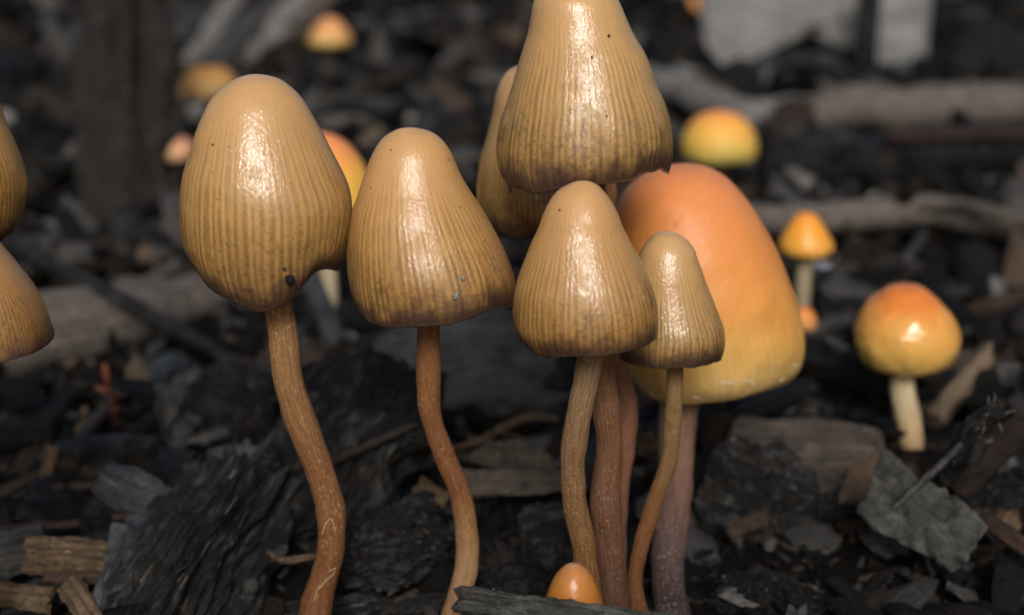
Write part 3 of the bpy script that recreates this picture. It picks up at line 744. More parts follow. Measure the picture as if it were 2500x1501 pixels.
OR = 'orange and yellow mushrooms'
orange_stops = [(0.0, (0.61, 0.215, 0.09)), (0.28, (0.62, 0.22, 0.066)), (0.48, (0.61, 0.235, 0.055)), (0.66, (0.58, 0.25, 0.056)), (0.80, (0.53, 0.29, 0.07)), (0.92, (0.48, 0.31, 0.10)), (1.0, (0.36, 0.25, 0.11))]
m6 = mushroom('mushroom', 'big peach-orange bell cap behind the brown cluster, fading to yellow at the rim', OR, 17.4,
    [(402, 1673, 1675), (403, 1655, 1696), (406, 1635, 1717), (423, 1584, 1758), (445, 1549, 1786.5), (466, 1528, 1806), (509, 1506, 1838), (552.5, 1493, 1866), (596, 1488, 1890), (639, 1486, 1909),
     (682, 1486, 1927), (725, 1489, 1941), (768, 1494, 1950), (811, 1501, 1955.6), (854.5, 1515, 1955), (889, 1528, 1946), (912, 1543, 1930), (930, 1560, 1908)],
    [(1552, 938), (1571, 962), (1610, 982), (1666, 988), (1709, 986), (1773.5, 980), (1817, 971), (1860, 958), (1908, 942)],
    [(975, 1610, 1706), (1062.6, 1606, 1698), (1151.7, 1606, 1691), (1196, 1604, 1688.6), (1285, 1595, 1680), (1330, 1592, 1675), (1374, 1590.6, 1671), (1419, 1593, 1668.5), (1463, 1597, 1675), (1501, 1602, 1688)],
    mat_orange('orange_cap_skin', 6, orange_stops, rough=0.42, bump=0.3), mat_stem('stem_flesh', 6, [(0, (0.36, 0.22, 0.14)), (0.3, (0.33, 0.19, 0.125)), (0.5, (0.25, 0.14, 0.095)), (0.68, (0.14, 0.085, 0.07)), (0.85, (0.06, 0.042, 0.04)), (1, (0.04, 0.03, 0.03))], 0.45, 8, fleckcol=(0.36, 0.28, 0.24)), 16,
    ybase=14.75, mgill='gill_pale', crenel=0.0, lumpy=0.02)
def small_rows(cx, top, bot, half, shape='dome', lean=0.0):
    prof = {'dome': [(0, 0.02), (0.03, .28), (0.12, .55), (0.28, .78), (0.5, .94), (0.72, 1.0), (0.9, .97), (1.0, .9)],
            'cone': [(0, 0.02), (0.03, .22), (0.12, .42), (0.3, .62), (0.55, .85), (0.78, 1.0), (0.92, .98), (1.0, .9)],
            'flat': [(0, 0.02), (0.05, .4), (0.2, .7), (0.45, .9), (0.75, 1.0), (1.0, .96)]}[shape]
    return [(top + (bot - top) * t, cx + lean * t - half * r, cx + lean * t + half * r) for t, r in prof]
gold_stops = [(0.0, (0.58, 0.17, 0.045)), (0.24, (0.58, 0.18, 0.032)), (0.42, (0.60, 0.27, 0.06)), (0.62, (0.58, 0.32, 0.08)), (0.85, (0.46, 0.29, 0.07)), (1.0, (0.30, 0.21, 0.06))]
pale_stem = [(0, (0.52, 0.43, 0.25)), (0.45, (0.60, 0.50, 0.31)), (0.75, (0.54, 0.39, 0.21)), (1, (0.50, 0.34, 0.2))]
m10 = mushroom('mushroom', 'glossy round golden-orange mushroom with wet highlights and a creamy bent stem', OR, 20.2,
    [(695, 2214, 2216), (697, 2190, 2245), (703, 2170, 2258), (718, 2148, 2278), (740, 2122, 2300), (765, 2103, 2322), (795, 2091, 2336), (825, 2088, 2340), (855, 2094, 2332), (880, 2106, 2318), (900, 2128, 2296), (908, 2146, 2276)],
    [(2146, 912), (2175, 917), (2215, 920), (2250, 918), (2276, 910)],
    [(905, 2174, 2232), (960, 2175, 2234), (1000, 2181, 2242), (1040, 2187, 2250), (1075, 2194, 2256), (1100, 2200, 2262)],
    mat_orange('golden_cap_skin', 10, gold_stops, rough=0.09, bump=0.03, lumps=0.8), mat_stem('stem_flesh', 10, pale_stem, 0.2, 3.0, gain=0.95), 20, mgill='gill_pale', nu=160, nv=50, crenel=0, zend=-0.25)
m11 = mushroom('mushroom', 'little orange mushroom with a water drop hanging from its rim', OR, 25.5,
    small_rows(1968, 519, 618, 66, 'cone'), None,
    [(618, 1948, 1988), (680, 1944, 1982), (740, 1940, 1976), (800, 1934, 1972)],
    mat_orange('golden_cap_skin', 11, [(0, (0.70, 0.24, 0.03)), (0.5, (0.72, 0.29, 0.03)), (0.9, (0.60, 0.28, 0.03)), (1, (0.5, 0.26, 0.05))], rough=0.35), mat_stem('stem_flesh', 11, [(0, (0.40, 0.34, 0.22)), (1, (0.36, 0.30, 0.19))], 0.1, 3, gain=0.9), 21, mgill='gill_pale', nu=120, nv=40, crenel=0)
m12 = mushroom('mushroom', 'blurred orange dome with yellow-green rim in front of the pale fallen branch', OR, 40.0,
    small_rows(1757, 270, 388, 92, 'dome'), None, [(385, 1748, 1776), (450, 1750, 1778)],
    mat_orange('golden_cap_skin', 12, [(0, (0.70, 0.25, 0.09)), (0.4, (0.70, 0.33, 0.06)), (0.75, (0.55, 0.36, 0.06)), (0.95, (0.35, 0.30, 0.07)), (1, (0.2, 0.16, 0.06))]), mat_stem('stem_flesh', 12, [(0, (0.20, 0.09, 0.05)), (1, (0.15, 0.07, 0.05))], 0.1, 3), 22, mgill='gill_pale', nu=120, nv=40, crenel=0)
m13 = mushroom('mushroom', 'orange-to-yellow cap peeking between the two left brown caps, whitish stem', OR, 25.0,
    small_rows(772, 322, 560, 132, 'dome', 12), None, [(555, 770, 818), (650, 775, 820), (730, 780, 826), (800, 776, 822)],
    mat_orange('golden_cap_skin', 13, [(0, (0.72, 0.24, 0.10)), (0.3, (0.72, 0.27, 0.08)), (0.55, (0.74, 0.40, 0.06)), (0.9, (0.66, 0.42, 0.08)), (1, (0.5, 0.35, 0.1))]), mat_stem('stem_flesh', 13, [(0, (0.62, 0.52, 0.36)), (1, (0.55, 0.45, 0.3))], 0.1, 3, gain=0.9), 23, mgill='gill_pale', nu=160, nv=50, crenel=0)
far_stops = [(0.0, (0.74, 0.30, 0.16)), (0.5, (0.72, 0.34, 0.12)), (0.9, (0.62, 0.40, 0.12)), (1.0, (0.3, 0.2, 0.1))]
def far_mushroom(label, Y, cx, top, bot, half, sb, shape, seed, stops, lean=0):
    return mushroom('mushroom', label, OR, Y, small_rows(cx, top, bot, half, shape, lean), None, [(bot - 4, cx + lean - half * .16, cx + lean + half * .16), (sb, cx + lean - half * .18, cx + lean + half * .18)],
                    mat_orange('golden_cap_skin', seed, [(a_, tuple(0.78 * q_ for q_ in c_)) for a_, c_ in stops]), mat_stem('stem_flesh', seed, [(0, (0.10, 0.06, 0.04)), (1, (0.06, 0.04, 0.03))], 0.1, 3), seed, mgill='gill_pale', nu=80, nv=30, crenel=0, stem_n=24)
far_mushroom('peach conical cap beyond the tallest brown cap, before the dark hollow', 62.0, 806, 42, 112, 54, 200, 'cone', 31, far_stops)
far_mushroom('golden flat cap just above the shoulder of the tallest brown cap', 46.0, 512, 160, 236, 68, 310, 'flat', 32, [(0, (0.70, 0.28, 0.06)), (0.5, (0.68, 0.36, 0.10)), (0.9, (0.58, 0.37, 0.14)), (1, (0.3, 0.2, 0.1))])
far_mushroom('small dull tan cap tucked against a golden flat cap', 45.0, 434, 188, 240, 34, 312, 'flat', 33, [(0, (0.40, 0.20, 0.08)), (0.6, (0.42, 0.26, 0.10)), (1, (0.25, 0.17, 0.08))])
far_mushroom('pinkish peach dome low beside the dark upright stake', 37.0, 432, 333, 388, 46, 440, 'dome', 34, [(0, (0.62, 0.27, 0.17)), (0.5, (0.66, 0.33, 0.18)), (1, (0.45, 0.28, 0.14))])
far_mushroom('vivid orange button at the foot of the little mushroom with the drop', 24.6, 1962, 748, 800, 32, 812, 'dome', 35, [(0, (0.72, 0.22, 0.05)), (0.6, (0.74, 0.28, 0.06)), (1, (0.6, 0.3, 0.1))])
far_mushroom('tiny far orange cap at the edge of the whitish slab', 78.0, 1688, -12, 30, 24, 90, 'dome', 36, [(0, (0.62, 0.26, 0.06)), (1, (0.5, 0.22, 0.06))])

# the button pushing up in front of the cluster
m14 = mushroom('mushroom', 'small bare orange button pushing up behind the grey front splinter', OR, 12.9,
    [(1376, 1398, 1402), (1379, 1384, 1418), (1388, 1371, 1432), (1404, 1357, 1445), (1425, 1345, 1456), (1450, 1335, 1466), (1478, 1328, 1474), (1510, 1325, 1479), (1545, 1328, 1476), (1570, 1336, 1466)],
    None, [(1565, 1372, 1430), (1600, 1374, 1430), (1640, 1376, 1432)],
    mat_orange('button_skin', 14, [(0.0, (0.42, 0.23, 0.12)), (0.06, (0.36, 0.155, 0.05)), (0.3, (0.36, 0.135, 0.026)), (0.65, (0.33, 0.12, 0.022)), (1.0, (0.25, 0.09, 0.02))], rough=0.3, bump=0.1),
    mat_stem('stem_flesh', 14, stem_brown, 0.4, 2.0), 24, nu=160, nv=50, crenel=0)

# ---------------------------------------------------------------- little things on the caps
def hit(root, px, py):
    bvh, foot, co = BVH[root.name]
    d = Vector(ray(px, py)).normalized()
    loc, nrm, idx, dist = bvh.ray_cast(Vector(CAMP), d)
    return loc, nrm
def on_cap(name, root, px, py, rx, ry, rz, mat, seed, label=None, cat=None, group=None, sub=3, amp=0.25, parent=None, spin=0.0):
    loc, nrm = hit(root, px, py)
    if loc is None: return None
    if nrm.dot(Vector(CAMP) - loc) < 0: nrm = -nrm
    me = lump_mesh(name, (2 * rx, 2 * ry, 2 * rz), seed, ex=2.2, amp=amp, freq=1.6, sub=sub, cuts=0 if amp < 0.05 else 2, crust=amp * 0.2, mat=M[mat])
    o = link(name, me)
    z = nrm; x = Vector((1, 0, 0)); x = (x - z * x.dot(z)).normalized(); y = z.cross(x)
    m = Matrix((x, y, z)).transposed().to_4x4() @ Matrix.Rotation(spin, 4, 'Z'); m.translation = (loc + nrm * rz * 0.55) * CM
    if parent is not None:
        o.parent = parent
        m.translation = m.translation - Vector(BVH[root.name][1]) * CM
        o.matrix_local = m
    else:
        o.matrix_world = m
    if label: tag(o, label, cat, group)
    return o
on_cap('dirt_pellet', m1, 707, 681, 0.050, 0.055, 0.045, 'charfib', 3, 'round black dirt pellet stuck near the rim of the tallest brown cap', 'dirt')
SP = 'dirt specks stuck on the caps'
for i, (rt, x, y, r, mt, lab) in enumerate([
        (m2, 1129, 680, 0.026, 'grit', 'upper grey grit speck on the bell cap with the curvy stem'),
        (m2, 1112, 722, 0.034, 'grit', 'lower larger grey grit speck on the bell cap with the curvy stem'),
        (m3, 1486, 89, 0.016, 'speck', 'upper dark speck on the largest brown cap'),
        (m3, 1445, 141, 0.013, 'speck', 'middle dark speck on the largest brown cap'),
        (m3, 1481, 284, 0.010, 'speck', 'dark speck by the wet highlight of the largest brown cap'),
        (m4, 1367, 514, 0.011, 'speck', 'tiny dark speck on the crown of the smooth-topped bell cap'),
        (m1, 520, 354, 0.012, 'speck', 'tiny dark speck on the side of the tallest brown cap'),
        (m1, 694, 655, 0.020, 'speck', 'brown crumb just above the black dirt pellet')]):
    on_cap('dirt_speck', rt, x, y, r, r * 1.3, r * 0.7, mt, 40 + i, lab, 'dirt', SP, sub=2)
for i, (rt, x, y) in enumerate([(m2, 906, 459), (m2, 955, 367), (m2, 1095, 392), (m2, 1123, 507), (m2, 1162, 498), (m2, 1182, 588)]):
    on_cap('dirt_speck', rt, x, y, 0.009, 0.011, 0.006, 'speck', 50 + i, 'pinprick dark speck on the bell cap with the curvy stem', 'dirt', SP, sub=1)
cap6 = BVH[m6.name][2]
for i, (x, y, a, b) in enumerate([(1771, 935, 0.085, 0.016), (1783, 930, 0.03, 0.012), (1828, 930, 0.05, 0.018), (1838, 936, 0.035, 0.012), (1909, 927, 0.055, 0.02), (1941, 893, 0.02, 0.045), (1590, 960, 0.06, 0.012), (1700, 970, 0.05, 0.012)]):
    on_cap('veil_fragment', m6, x, y, a, b, 0.008, 'veil', 60 + i, sub=3, amp=0.35, parent=cap6)
for i, (x, y, r) in enumerate([(1652, 544, 0.022), (1646, 552, 0.014), (1655, 556, 0.012)]):
    on_cap('water_drop', m6, x, y, r, r, r * 0.7, 'water', 75 + i, 'minute water bead on the big orange cap above the smallest brown cap', 'water drop', 'water beads on the big orange cap', sub=3, amp=0.03)
p = at(2014, 634, 25.2)
lump('water_drop', 'clear water drop hanging from the rim of the little orange mushroom', 'water drop', 'water', p, (0.40, 0.36, 0.40), 77, sub=4, amp=0.02, cuts=0, ex=2.0, crust=0.0)

# fine hairs on the first stem
rs = np.random.RandomState(4)
def fibre(root, pts, r, name='fibre', mat='hair'):
    foot = np.array(root.location) / CM
    V, F = tube_pts(smooth_path(pts, 14), r, 5)
    so = [c for c in root.children if c.name.startswith('stem')][0]
    return link(name, mesh_of(name, V - foot, F, M[mat]), so)
for (pts) in ([(790, 1290), (800, 1262), (812, 1250), (820, 1268), (824, 1285)], [(783, 1420), (800, 1400), (822, 1378), (824, 1372), (806, 1378)], [(772, 1450), (778, 1425), (786, 1410)]):
    fibre(m1, [at(x, y, 14.5) - np.array([0, 0.17, 0]) for x, y in pts], 0.0035)

# ---------------------------------------------------------------- crumbling bits
def lowchip(seed, ns, na):
    me = wood_mesh('tmp', 1.0, 0.5, 0.22, seed, ns=ns, na=na, groove=0.25, jag=0.2, wob=0.25, fibre=4, taper=(0.3, 0.4))
    V = np.array([v.co[:] for v in me.vertices]) / CM; F = [tuple(p.vertices) for p in me.polygons]
    bpy.data.meshes.remove(me); return V, F
LOW = [lowchip(200 + i, 4, 6) for i in range(10)]
tone = np.array([(0.003, 0.003, 0.003), (0.007, 0.0068, 0.0066), (0.014, 0.011, 0.009), (0.030, 0.021, 0.016), (0.050, 0.048, 0.046), (0.085, 0.081, 0.077), (0.075, 0.052, 0.036), (0.15, 0.11, 0.075), (0.24, 0.23, 0.215)])
tp = np.array([0.26, 0.24, 0.15, 0.11, 0.11, 0.055, 0.045, 0.015, 0.015])
k = N('mulch_bits')
att = k.n('ShaderNodeAttribute', attribute_name='tone'); tc = k.n('ShaderNodeTexCoord')
ob = k.vmul(tc.outputs['Object'], (100, 100, 100))
f1 = k.noise(ob, 14, 5, 0.7); f2 = k.noise(ob, 40, 3, 0.7)
c = k.mix(k.rng(f1, 0.35, 0.7, 0.0, 0.75), att.outputs['Color'], k.vmul(att.outputs['Color'], (0.3, 0.3, 0.3)))
c = k.mix(k.rng(f2, 0.5, 0.8, 0.0, 0.5), c, k.vmul(att.outputs['Color'], (1.8, 1.75, 1.7)))
M['mulch'] = k.out(Base_Color=c, Roughness=k.math('MULTIPLY_ADD', f1, 0.5, 0.3), Normal=k.bump(f1, 0.8, 0.001), Specular_IOR_Level=0.16)

crs = np.random.RandomState(77)
def crumbs(o, n, s0, s1, name='crumbs', grain=False, up=0.0, dim=1.0):
    """bits of the same crumbling wood still sitting on a piece"""
    me = o.data
    nv_ = len(me.vertices)
    co = np.zeros(nv_ * 3); me.vertices.foreach_get('co', co); co = co.reshape(-1, 3) / CM
    no = np.zeros(nv_ * 3); me.vertices.foreach_get('normal', no); no = no.reshape(-1, 3)
    rot = np.array(o.matrix_basis.to_3x3().normalized())
    wn = no @ rot.T
    wgt = np.clip(wn[:, 2] * up - wn[:, 1] * 0.6 + 0.4, 0.02, None); wgt /= wgt.sum()
    AV, AF, AC, base = [], [], [], 0
    for i in crs.choice(nv_, n, p=wgt):
        V, F = LOW[crs.randint(len(LOW))]
        s_ = crs.uniform(s0, s1)
        z = no[i] + crs.normal(size=3) * 0.35; z /= np.linalg.norm(z)
        x = np.array([1.0, 0, 0]) + crs.normal(size=3) * 0.12 if grain else crs.normal(size=3)
        x = x - z * (x @ z); x /= np.linalg.norm(x) + 1e-9
        y = np.cross(z, x)
        sc = np.array([crs.uniform(2.0, 4.5), 0.35, 0.35]) if grain else np.array([crs.uniform(0.7, 1.3), crs.uniform(0.8, 1.6), crs.uniform(1.2, 2.6)])
        AV.append((V * s_ * sc) @ np.stack([x, y, z]) + co[i])
        AF += [tuple(q + base for q in f) for f in F]; base += len(V)
        c = tone[crs.choice(len(tone), p=tp)] * crs.uniform(0.6, 1.2) * dim
        AC.append(np.tile(np.r_[c, 1], (len(V), 1)))
    m = mesh_of(name, np.vstack(AV), AF, M['mulch'], smooth=False)
    ca = m.color_attributes.new('tone', 'FLOAT_COLOR', 'POINT'); ca.data.foreach_set('color', np.vstack(AC).astype(np.float32).ravel())
    c = link(name, m, o); c['kind'] = 'stuff'

# ---------------------------------------------------------------- big pieces of wood, back to front
def lay(px, py, z=0.15): return gnd(px, py, z)
# --- far
plate('whitish_wood', 'broad whitish wood slab leaning up beyond the fallen branches', 'wood slab', 'white',
      [(1708, -80), (1712, 120), (1722, 190), (1800, 178), (1850, 120), (1900, 80), (1960, 60), (2060, 90), (2110, 150), (2170, 200), (2250, 180), (2265, 20), (2230, -90), (1900, -110)], at(1900, 170, 67.0), (0, -0.92, 0.38), 0.7, 3, curl=0.04, jag=0.012)
stick('dark_stake', 'thin black stake standing in front of the whitish slab', 'stake', 'char', [gnd(2116, 222, -0.5), at(2112, 120, 63.5), at(2122, 0, 64.0), at(2126, -90, 64.5)], [0.72, 0.64, 0.6, 0.45], 5, rough=0.08)
wood('dark_stake', 'wide dark brown burnt stake standing behind the left mushrooms', 'stake', 'darkstake', gnd(292, 640, -0.6), at(318, -180, 40.0), 2.1, 1.4, (0.3, -1, 0.1), 6, ns=90, na=70, groove=0.34, jag=0.10, wob=0.30, ex=2.1, fibre=6, taper=(0.35, 0))
for nm_, mt_, a_, b_, w_, sd_ in (('palest torn bark strip sloping up behind the tallest brown cap', 'pale', (440, 185), (590, -20), 0.9, 7), ('dark torn bark strip between two pale ones', 'grey', (500, 178), (690, -20), 1.0, 8),
                                  ('pale torn bark strip in the middle of the sloping bark', 'pale', (565, 160), (760, -20), 0.9, 81), ('brown torn bark strip reaching toward the peach conical cap', 'midbrown', (640, 140), (830, -40), 1.2, 82)):
    wood('torn_bark', nm_, 'bark', mt_, gnd(a_[0], a_[1], 0.5), at(b_[0], b_[1], 76.0), w_, 0.5, (0.1, -1, 0.5), sd_, ns=70, na=40, groove=0.30, jag=0.2, wob=0.35, fibre=5)
sh = wood('wood_shard', 'grey pointed wood shard standing alone beyond the two left caps', 'wood shard', 'pale', gnd(925, 246, -0.3), at(923, 55, 59.0), 1.55, 0.7, (0.1, -1, 0.2), 9, ns=40, na=24, groove=0.07, jag=0.02, taper=(0, 0.97), wob=0.05, tlen=1.05)
stick('fallen_branch', 'pale bare branch dipping behind the blurred orange dome', 'branch', 'pale', [gnd(1540, 185, 1.6), gnd(1640, 210, 1.5), gnd(1740, 252, 1.3), gnd(1850, 285, 1.2), gnd(1940, 262, 1.3)], [0.55, 0.6, 0.6, 0.55, 0.45], 11, rough=0.10)
stick('fallen_log', 'grey-brown log lying in front of the black stake', 'log', 'palebrown', [gnd(1930, 282, 1.2), gnd(2100, 262, 1.3), gnd(2280, 262, 1.3), gnd(2440, 258, 1.3), gnd(2640, 262, 1.2)], [0.6, 0.72, 0.78, 0.75, 0.6], 12, rough=0.14, na=24)
wood('split_wood', 'small pale grey slab propped right of the black stake', 'wood slab', 'slate', gnd(2140, 205, 0.6), gnd(2320, 190, 0.9), 1.6, 0.5, (0, -0.8, 0.6), 13, groove=0.08)
wood('split_wood', 'flat grey strip lying far beyond the grey-brown log', 'wood slab', 'grey', gnd(2180, 62, 1.2), gnd(2420, 58, 1.2), 1.9, 0.8, (0, -0.6, 0.8), 14)
lump('charred_lump', 'dark grey lump heaped in front of the whitish slab', 'charred wood', 'char_ash', gnd(1950, 205, 0.8), (4.2, 2.4, 2.6), 15)
lump('charred_lump', 'black lump at the far right behind the grey-brown log', 'charred wood', 'char', gnd(2440, 190, 1.2), (4.5, 3.0, 4.0), 16)
stick('fallen_log', 'black burnt log with reddish upper edge below the grey-brown log', 'log', 'char', [gnd(2040, 392, 0.75), gnd(2250, 388, 0.8), gnd(2420, 385, 0.8), gnd(2620, 380, 0.8)], [0.6, 0.85, 0.95, 0.95], 17, rough=0.10, na=26)
wood('bark_strip', 'thin reddish bark strip along the top of the black burnt log', 'bark', 'red', gnd(2180, 330, 1.62), gnd(2560, 322, 1.72), 0.5, 0.16, (0, -0.3, 1), 18)
wood('wood_chunk', 'grey split chunk between the orange dome and the black burnt log', 'wood chunk', 'grey', gnd(1960, 325, 0.5), gnd(2120, 375, 0.4), 1.1, 0.7, (0, -0.4, 1), 19)
lump('charred_lump', 'black hollow lump under the pale bare branch', 'charred wood', 'char', gnd(1990, 430, 0.3), (3.4, 1.6, 1.5), 20)
stick('fallen_branch', 'long grey branch lying behind the little orange mushroom with the drop', 'branch', 'palebrown', [gnd(1780, 530, 0.85), gnd(1950, 535, 0.9), gnd(2120, 525, 0.95), gnd(2280, 515, 0.95), gnd(2400, 540, 0.9), gnd(2600, 570, 0.85)], [0.34, 0.36, 0.38, 0.40, 0.34, 0.28], 21, rough=0.14, wob=0.05)
stick('fallen_branch', 'pale forked twig resting on the long grey branch', 'branch', 'palebrown', [gnd(2255, 496, 1.3), gnd(2330, 494, 1.35), gnd(2440, 522, 1.3), gnd(2600, 552, 1.2)], [0.08, 0.14, 0.13, 0.1], 22, rough=0.15)
stick('twig', 'thin dark twig slanting behind the glossy golden-orange mushroom', 'twig', 'grey', [gnd(2255, 572, 0.75), gnd(2205, 640, 0.5), gnd(2125, 730, 0.1)], [0.10, 0.09, 0.07], 23, rough=0.1)
stick('twig', 'short grey stub stick beside the vivid orange button', 'twig', 'grey', [gnd(1935, 835, 0.1), gnd(2000, 800, 0.35), gnd(2078, 775, 0.5)], [0.12, 0.14, 0.13], 24, rough=0.15)
for i_ in range(18):
    x_ = crs.uniform(1640, 2520); y_ = crs.uniform(20, 235)
    a_ = crs.uniform(0, 3.14); L_ = crs.uniform(1.0, 2.6); c_ = gnd(x_, y_, 0.7)
    v_ = np.array([math.cos(a_), math.sin(a_), crs.normal() * 0.3]) * L_ / 2
    wood('wood_fragment', ['pale grey', 'dark grey', 'brownish', 'whitish', 'dark grey'][i_ % 5] + (' short' if L_ < 1.8 else ' long') + ' weathered fragment in the far litter around the whitish slab', 'wood fragment', ['pale', 'grey', 'palebrown', 'white', 'grey'][i_ % 5], c_ - v_, c_ + v_, crs.uniform(0.6, 1.4), crs.uniform(0.3, 0.7), (0, -0.5, 0.8), 300 + i_, group='pale far fragments', ns=16, na=14, groove=0.2, jag=0.15, wob=0.2, fibre=4)
# --- left middle distance
stick('fallen_log', 'pale brown log lying behind the long dark stick', 'log', 'palebrown', [gnd(-220, 850, 0.45), gnd(0, 832, 0.45), gnd(250, 785, 0.45), gnd(480, 728, 0.35), gnd(580, 705, 0.3)], [0.85, 0.82, 0.74, 0.56, 0.45], 25, rough=0.08, na=24)
P0 = at(-140, 515, 28.0); P1 = gnd(625, 915, 0.2)
wood('burnt_stick', 'long dark burnt stick slanting across the pale brown log', 'stick', 'black', P0, P1, 0.29, 0.27, (0.2, -0.5, 0.9), 26, ns=90, na=22, groove=0.10, jag=0.02, wob=0.10, taper=(0, 0.5), bend=(0.0, 0.12))
stick('twig', 'thin grey stick pointing at the pale brown log', 'twig', 'grey', [gnd(405, 822, 0.25), gnd(270, 985, 0.3), gnd(180, 1085, 0.25), gnd(125, 1160, 0.15)], [0.11, 0.11, 0.1, 0.07], 27, rough=0.12)
stick('burnt_stick', 'smooth blue-grey stick leaning between the two left stems', 'stick', 'bluegrey', [at(728, 600, 24.2), at(762, 690, 24.0), at(800, 780, 23.6), at(830, 880, 23.2), gnd(842, 945, -0.1)], [0.16, 0.18, 0.19, 0.19, 0.17], 28, rough=0.05)
plate('split_wood', 'dark grey split slab standing behind the bell cap with the curvy stem', 'wood slab', 'slate',
      [(905, 850), (960, 800), (1060, 760), (1200, 730), (1330, 760), (1365, 830), (1360, 905), (1290, 990), (1230, 1018), (1090, 1000), (985, 960)], at(1150, 1015, 20.6), (0.1, -0.9, 0.45), 0.5, 29, curl=0.06, jag=0.03)
lump('charred_lump', 'black lump in the gap right of the dark grey slab', 'charred wood', 'char', gnd(1395, 985, 0.4), (1.1, 1.0, 1.5), 30)
wood('wood_chunk', 'dark split plank leaning behind the red seedling', 'wood chunk', 'bluegrey', gnd(330, 1000, 0.1), gnd(415, 885, 0.4), 0.7, 0.4, (-0.3, -0.7, 0.6), 31, groove=0.12)
wood('wood_chunk', 'dark weathered block beside the tallest stem', 'wood chunk', 'grey', gnd(390, 1005, 0.5), gnd(510, 985, 0.5), 0.9, 0.8, (0, -0.6, 0.8), 32, groove=0.2, wob=0.2)
_o = lump('charred_lump', 'low black lump left of the tallest stem', 'charred wood', 'char', gnd(560, 1020, 0.4), (1.5, 1.2, 1.6), 33)
crumbs(_o, 160, 0.04, 0.14)
lump('charred_lump', 'black clod below the pale brown log', 'charred wood', 'char', gnd(90, 1040, 0.05), (1.7, 1.2, 0.6), 34)
lump('charred_lump', 'flat black clod behind the fibrous wood', 'charred wood', 'char_ash', gnd(270, 1120, 0.1), (1.9, 1.0, 0.6), 35)
# --- middle
lump('charred_chunk', 'black crumbly knob on top of the big jagged charred chunk', 'charred wood', 'char', at(925, 1000, 17.4), (0.95, 0.8, 1.0), 361, rot=(0.1, 0.6, 0.2), ex=4, amp=0.25, cuts=12, crust=0.08, sub=5, sharp=30)
_o = wood('charred_chunk', 'big jagged black charred chunk between the two left stems', 'charred wood', 'charfib', at(735, 1290, 16.6), at(975, 935, 17.8), 1.5, 1.2, (-0.2, -0.8, 0.5), 36, ns=140, na=120, ex=4.5, groove=0.16, jag=0.22, wob=0.30, fibre=9, taper=(0.1, 0.35))
crumbs(_o, 200, 0.03, 0.10, name='splinters', grain=True, dim=0.9)
wood('bark_edge', 'thin brown split edge crossing the big jagged charred chunk', 'bark', 'brown', at(800, 1130, 16.3), at(1015, 1035, 16.5), 0.10, 0.07, (0, -0.6, 0.8), 37, groove=0.2, wob=0.2)
_o = lump('charred_chunk', 'rough black charred clod below the curvy stem', 'charred wood', 'charfib', at(975, 1340, 15.7), (1.35, 1.0, 0.95), 38, rot=(0.1, -0.2, 0.2), ex=4, amp=0.24, crust=0.09, sub=6, cuts=12, sharp=30)
crumbs(_o, 90, 0.03, 0.12, up=0.9, dim=0.8)
_o = lump('charred_chunk', 'pointed black charred piece left of the tallest stem', 'charred wood', 'char', at(665, 1240, 16.6), (0.5, 0.6, 1.6), 39, rot=(0.05, 0.12, 0), ex=3, amp=0.2, sub=5)
crumbs(_o, 160, 0.03, 0.10)
_o = lump('charred_chunk', 'big crusty charred chunk right of the orange cap stem', 'charred wood', 'charfib', at(1858, 1262, 17.5), (1.75, 1.2, 2.15), 40, rot=(0.1, 0.3, -0.2), ex=5, amp=0.22, cuts=14, crust=0.07, sub=6, sharp=30)
crumbs(_o, 150, 0.03, 0.11, up=1.2, dim=1.2)
stick('twig', 'knobbly tan twig behind the curvy stem, below the dark grey slab', 'twig', 'tan', [at(1095, 1098, 18.4), at(1180, 1070, 18.6), at(1250, 1032, 18.8), at(1300, 1018, 19.0), at(1358, 1022, 19.2)], [0.04, 0.055, 0.06, 0.055, 0.05], 41, rough=0.2)
plate('bark_flake', 'curved brown bark flake under the knobbly tan twig', 'bark', 'midbrown', [(1120, 1120), (1190, 1085), (1270, 1075), (1330, 1098), (1375, 1140), (1300, 1148), (1200, 1140)], at(1240, 1145, 18.0), (0, -0.75, 0.65), 0.12, 42, curl=0.15)
wood('wood_chunk', 'long thin brown slat behind the two central stems', 'wood chunk', 'midbrown', at(1110, 1178, 17.4), at(1420, 1172, 17.6), 0.34, 0.16, (0, -0.7, 0.7), 43, groove=0.15)
wood('wood_chunk', 'short tan chip by the foot of the curvy stem', 'wood chunk', 'tan', at(1020, 1185, 17.2), at(1090, 1220, 17.0), 0.25, 0.12, (0, -0.7, 0.7), 44)
plate('bark_flake', 'small tan flake between the central stems', 'bark', 'tan', [(1545, 1060), (1600, 1050), (1612, 1100), (1560, 1115)], at(1580, 1100, 19.0), (0, -0.8, 0.6), 0.1, 45)
lump('charred_lump', 'smooth dark block behind the olive speckled stem', 'charred wood', 'charfib', at(1340, 1330, 15.9), (0.75, 0.7, 1.3), 46, ex=5, amp=0.14, crust=0.05, cuts=10, sharp=30)
_o = lump('charred_lump', 'black clod at the foot of the central stems', 'charred wood', 'char', at(1260, 1440, 15.3), (0.9, 0.8, 0.6), 47)
crumbs(_o, 160, 0.03, 0.10)
_o = lump('charred_lump', 'low black clod in front of the crusty charred chunk', 'charred wood', 'char', at(1880, 1465, 15.0), (1.3, 0.9, 0.45), 48, amp=0.25, crust=0.12, sub=6)
crumbs(_o, 120, 0.02, 0.09, up=0.9, dim=0.8)
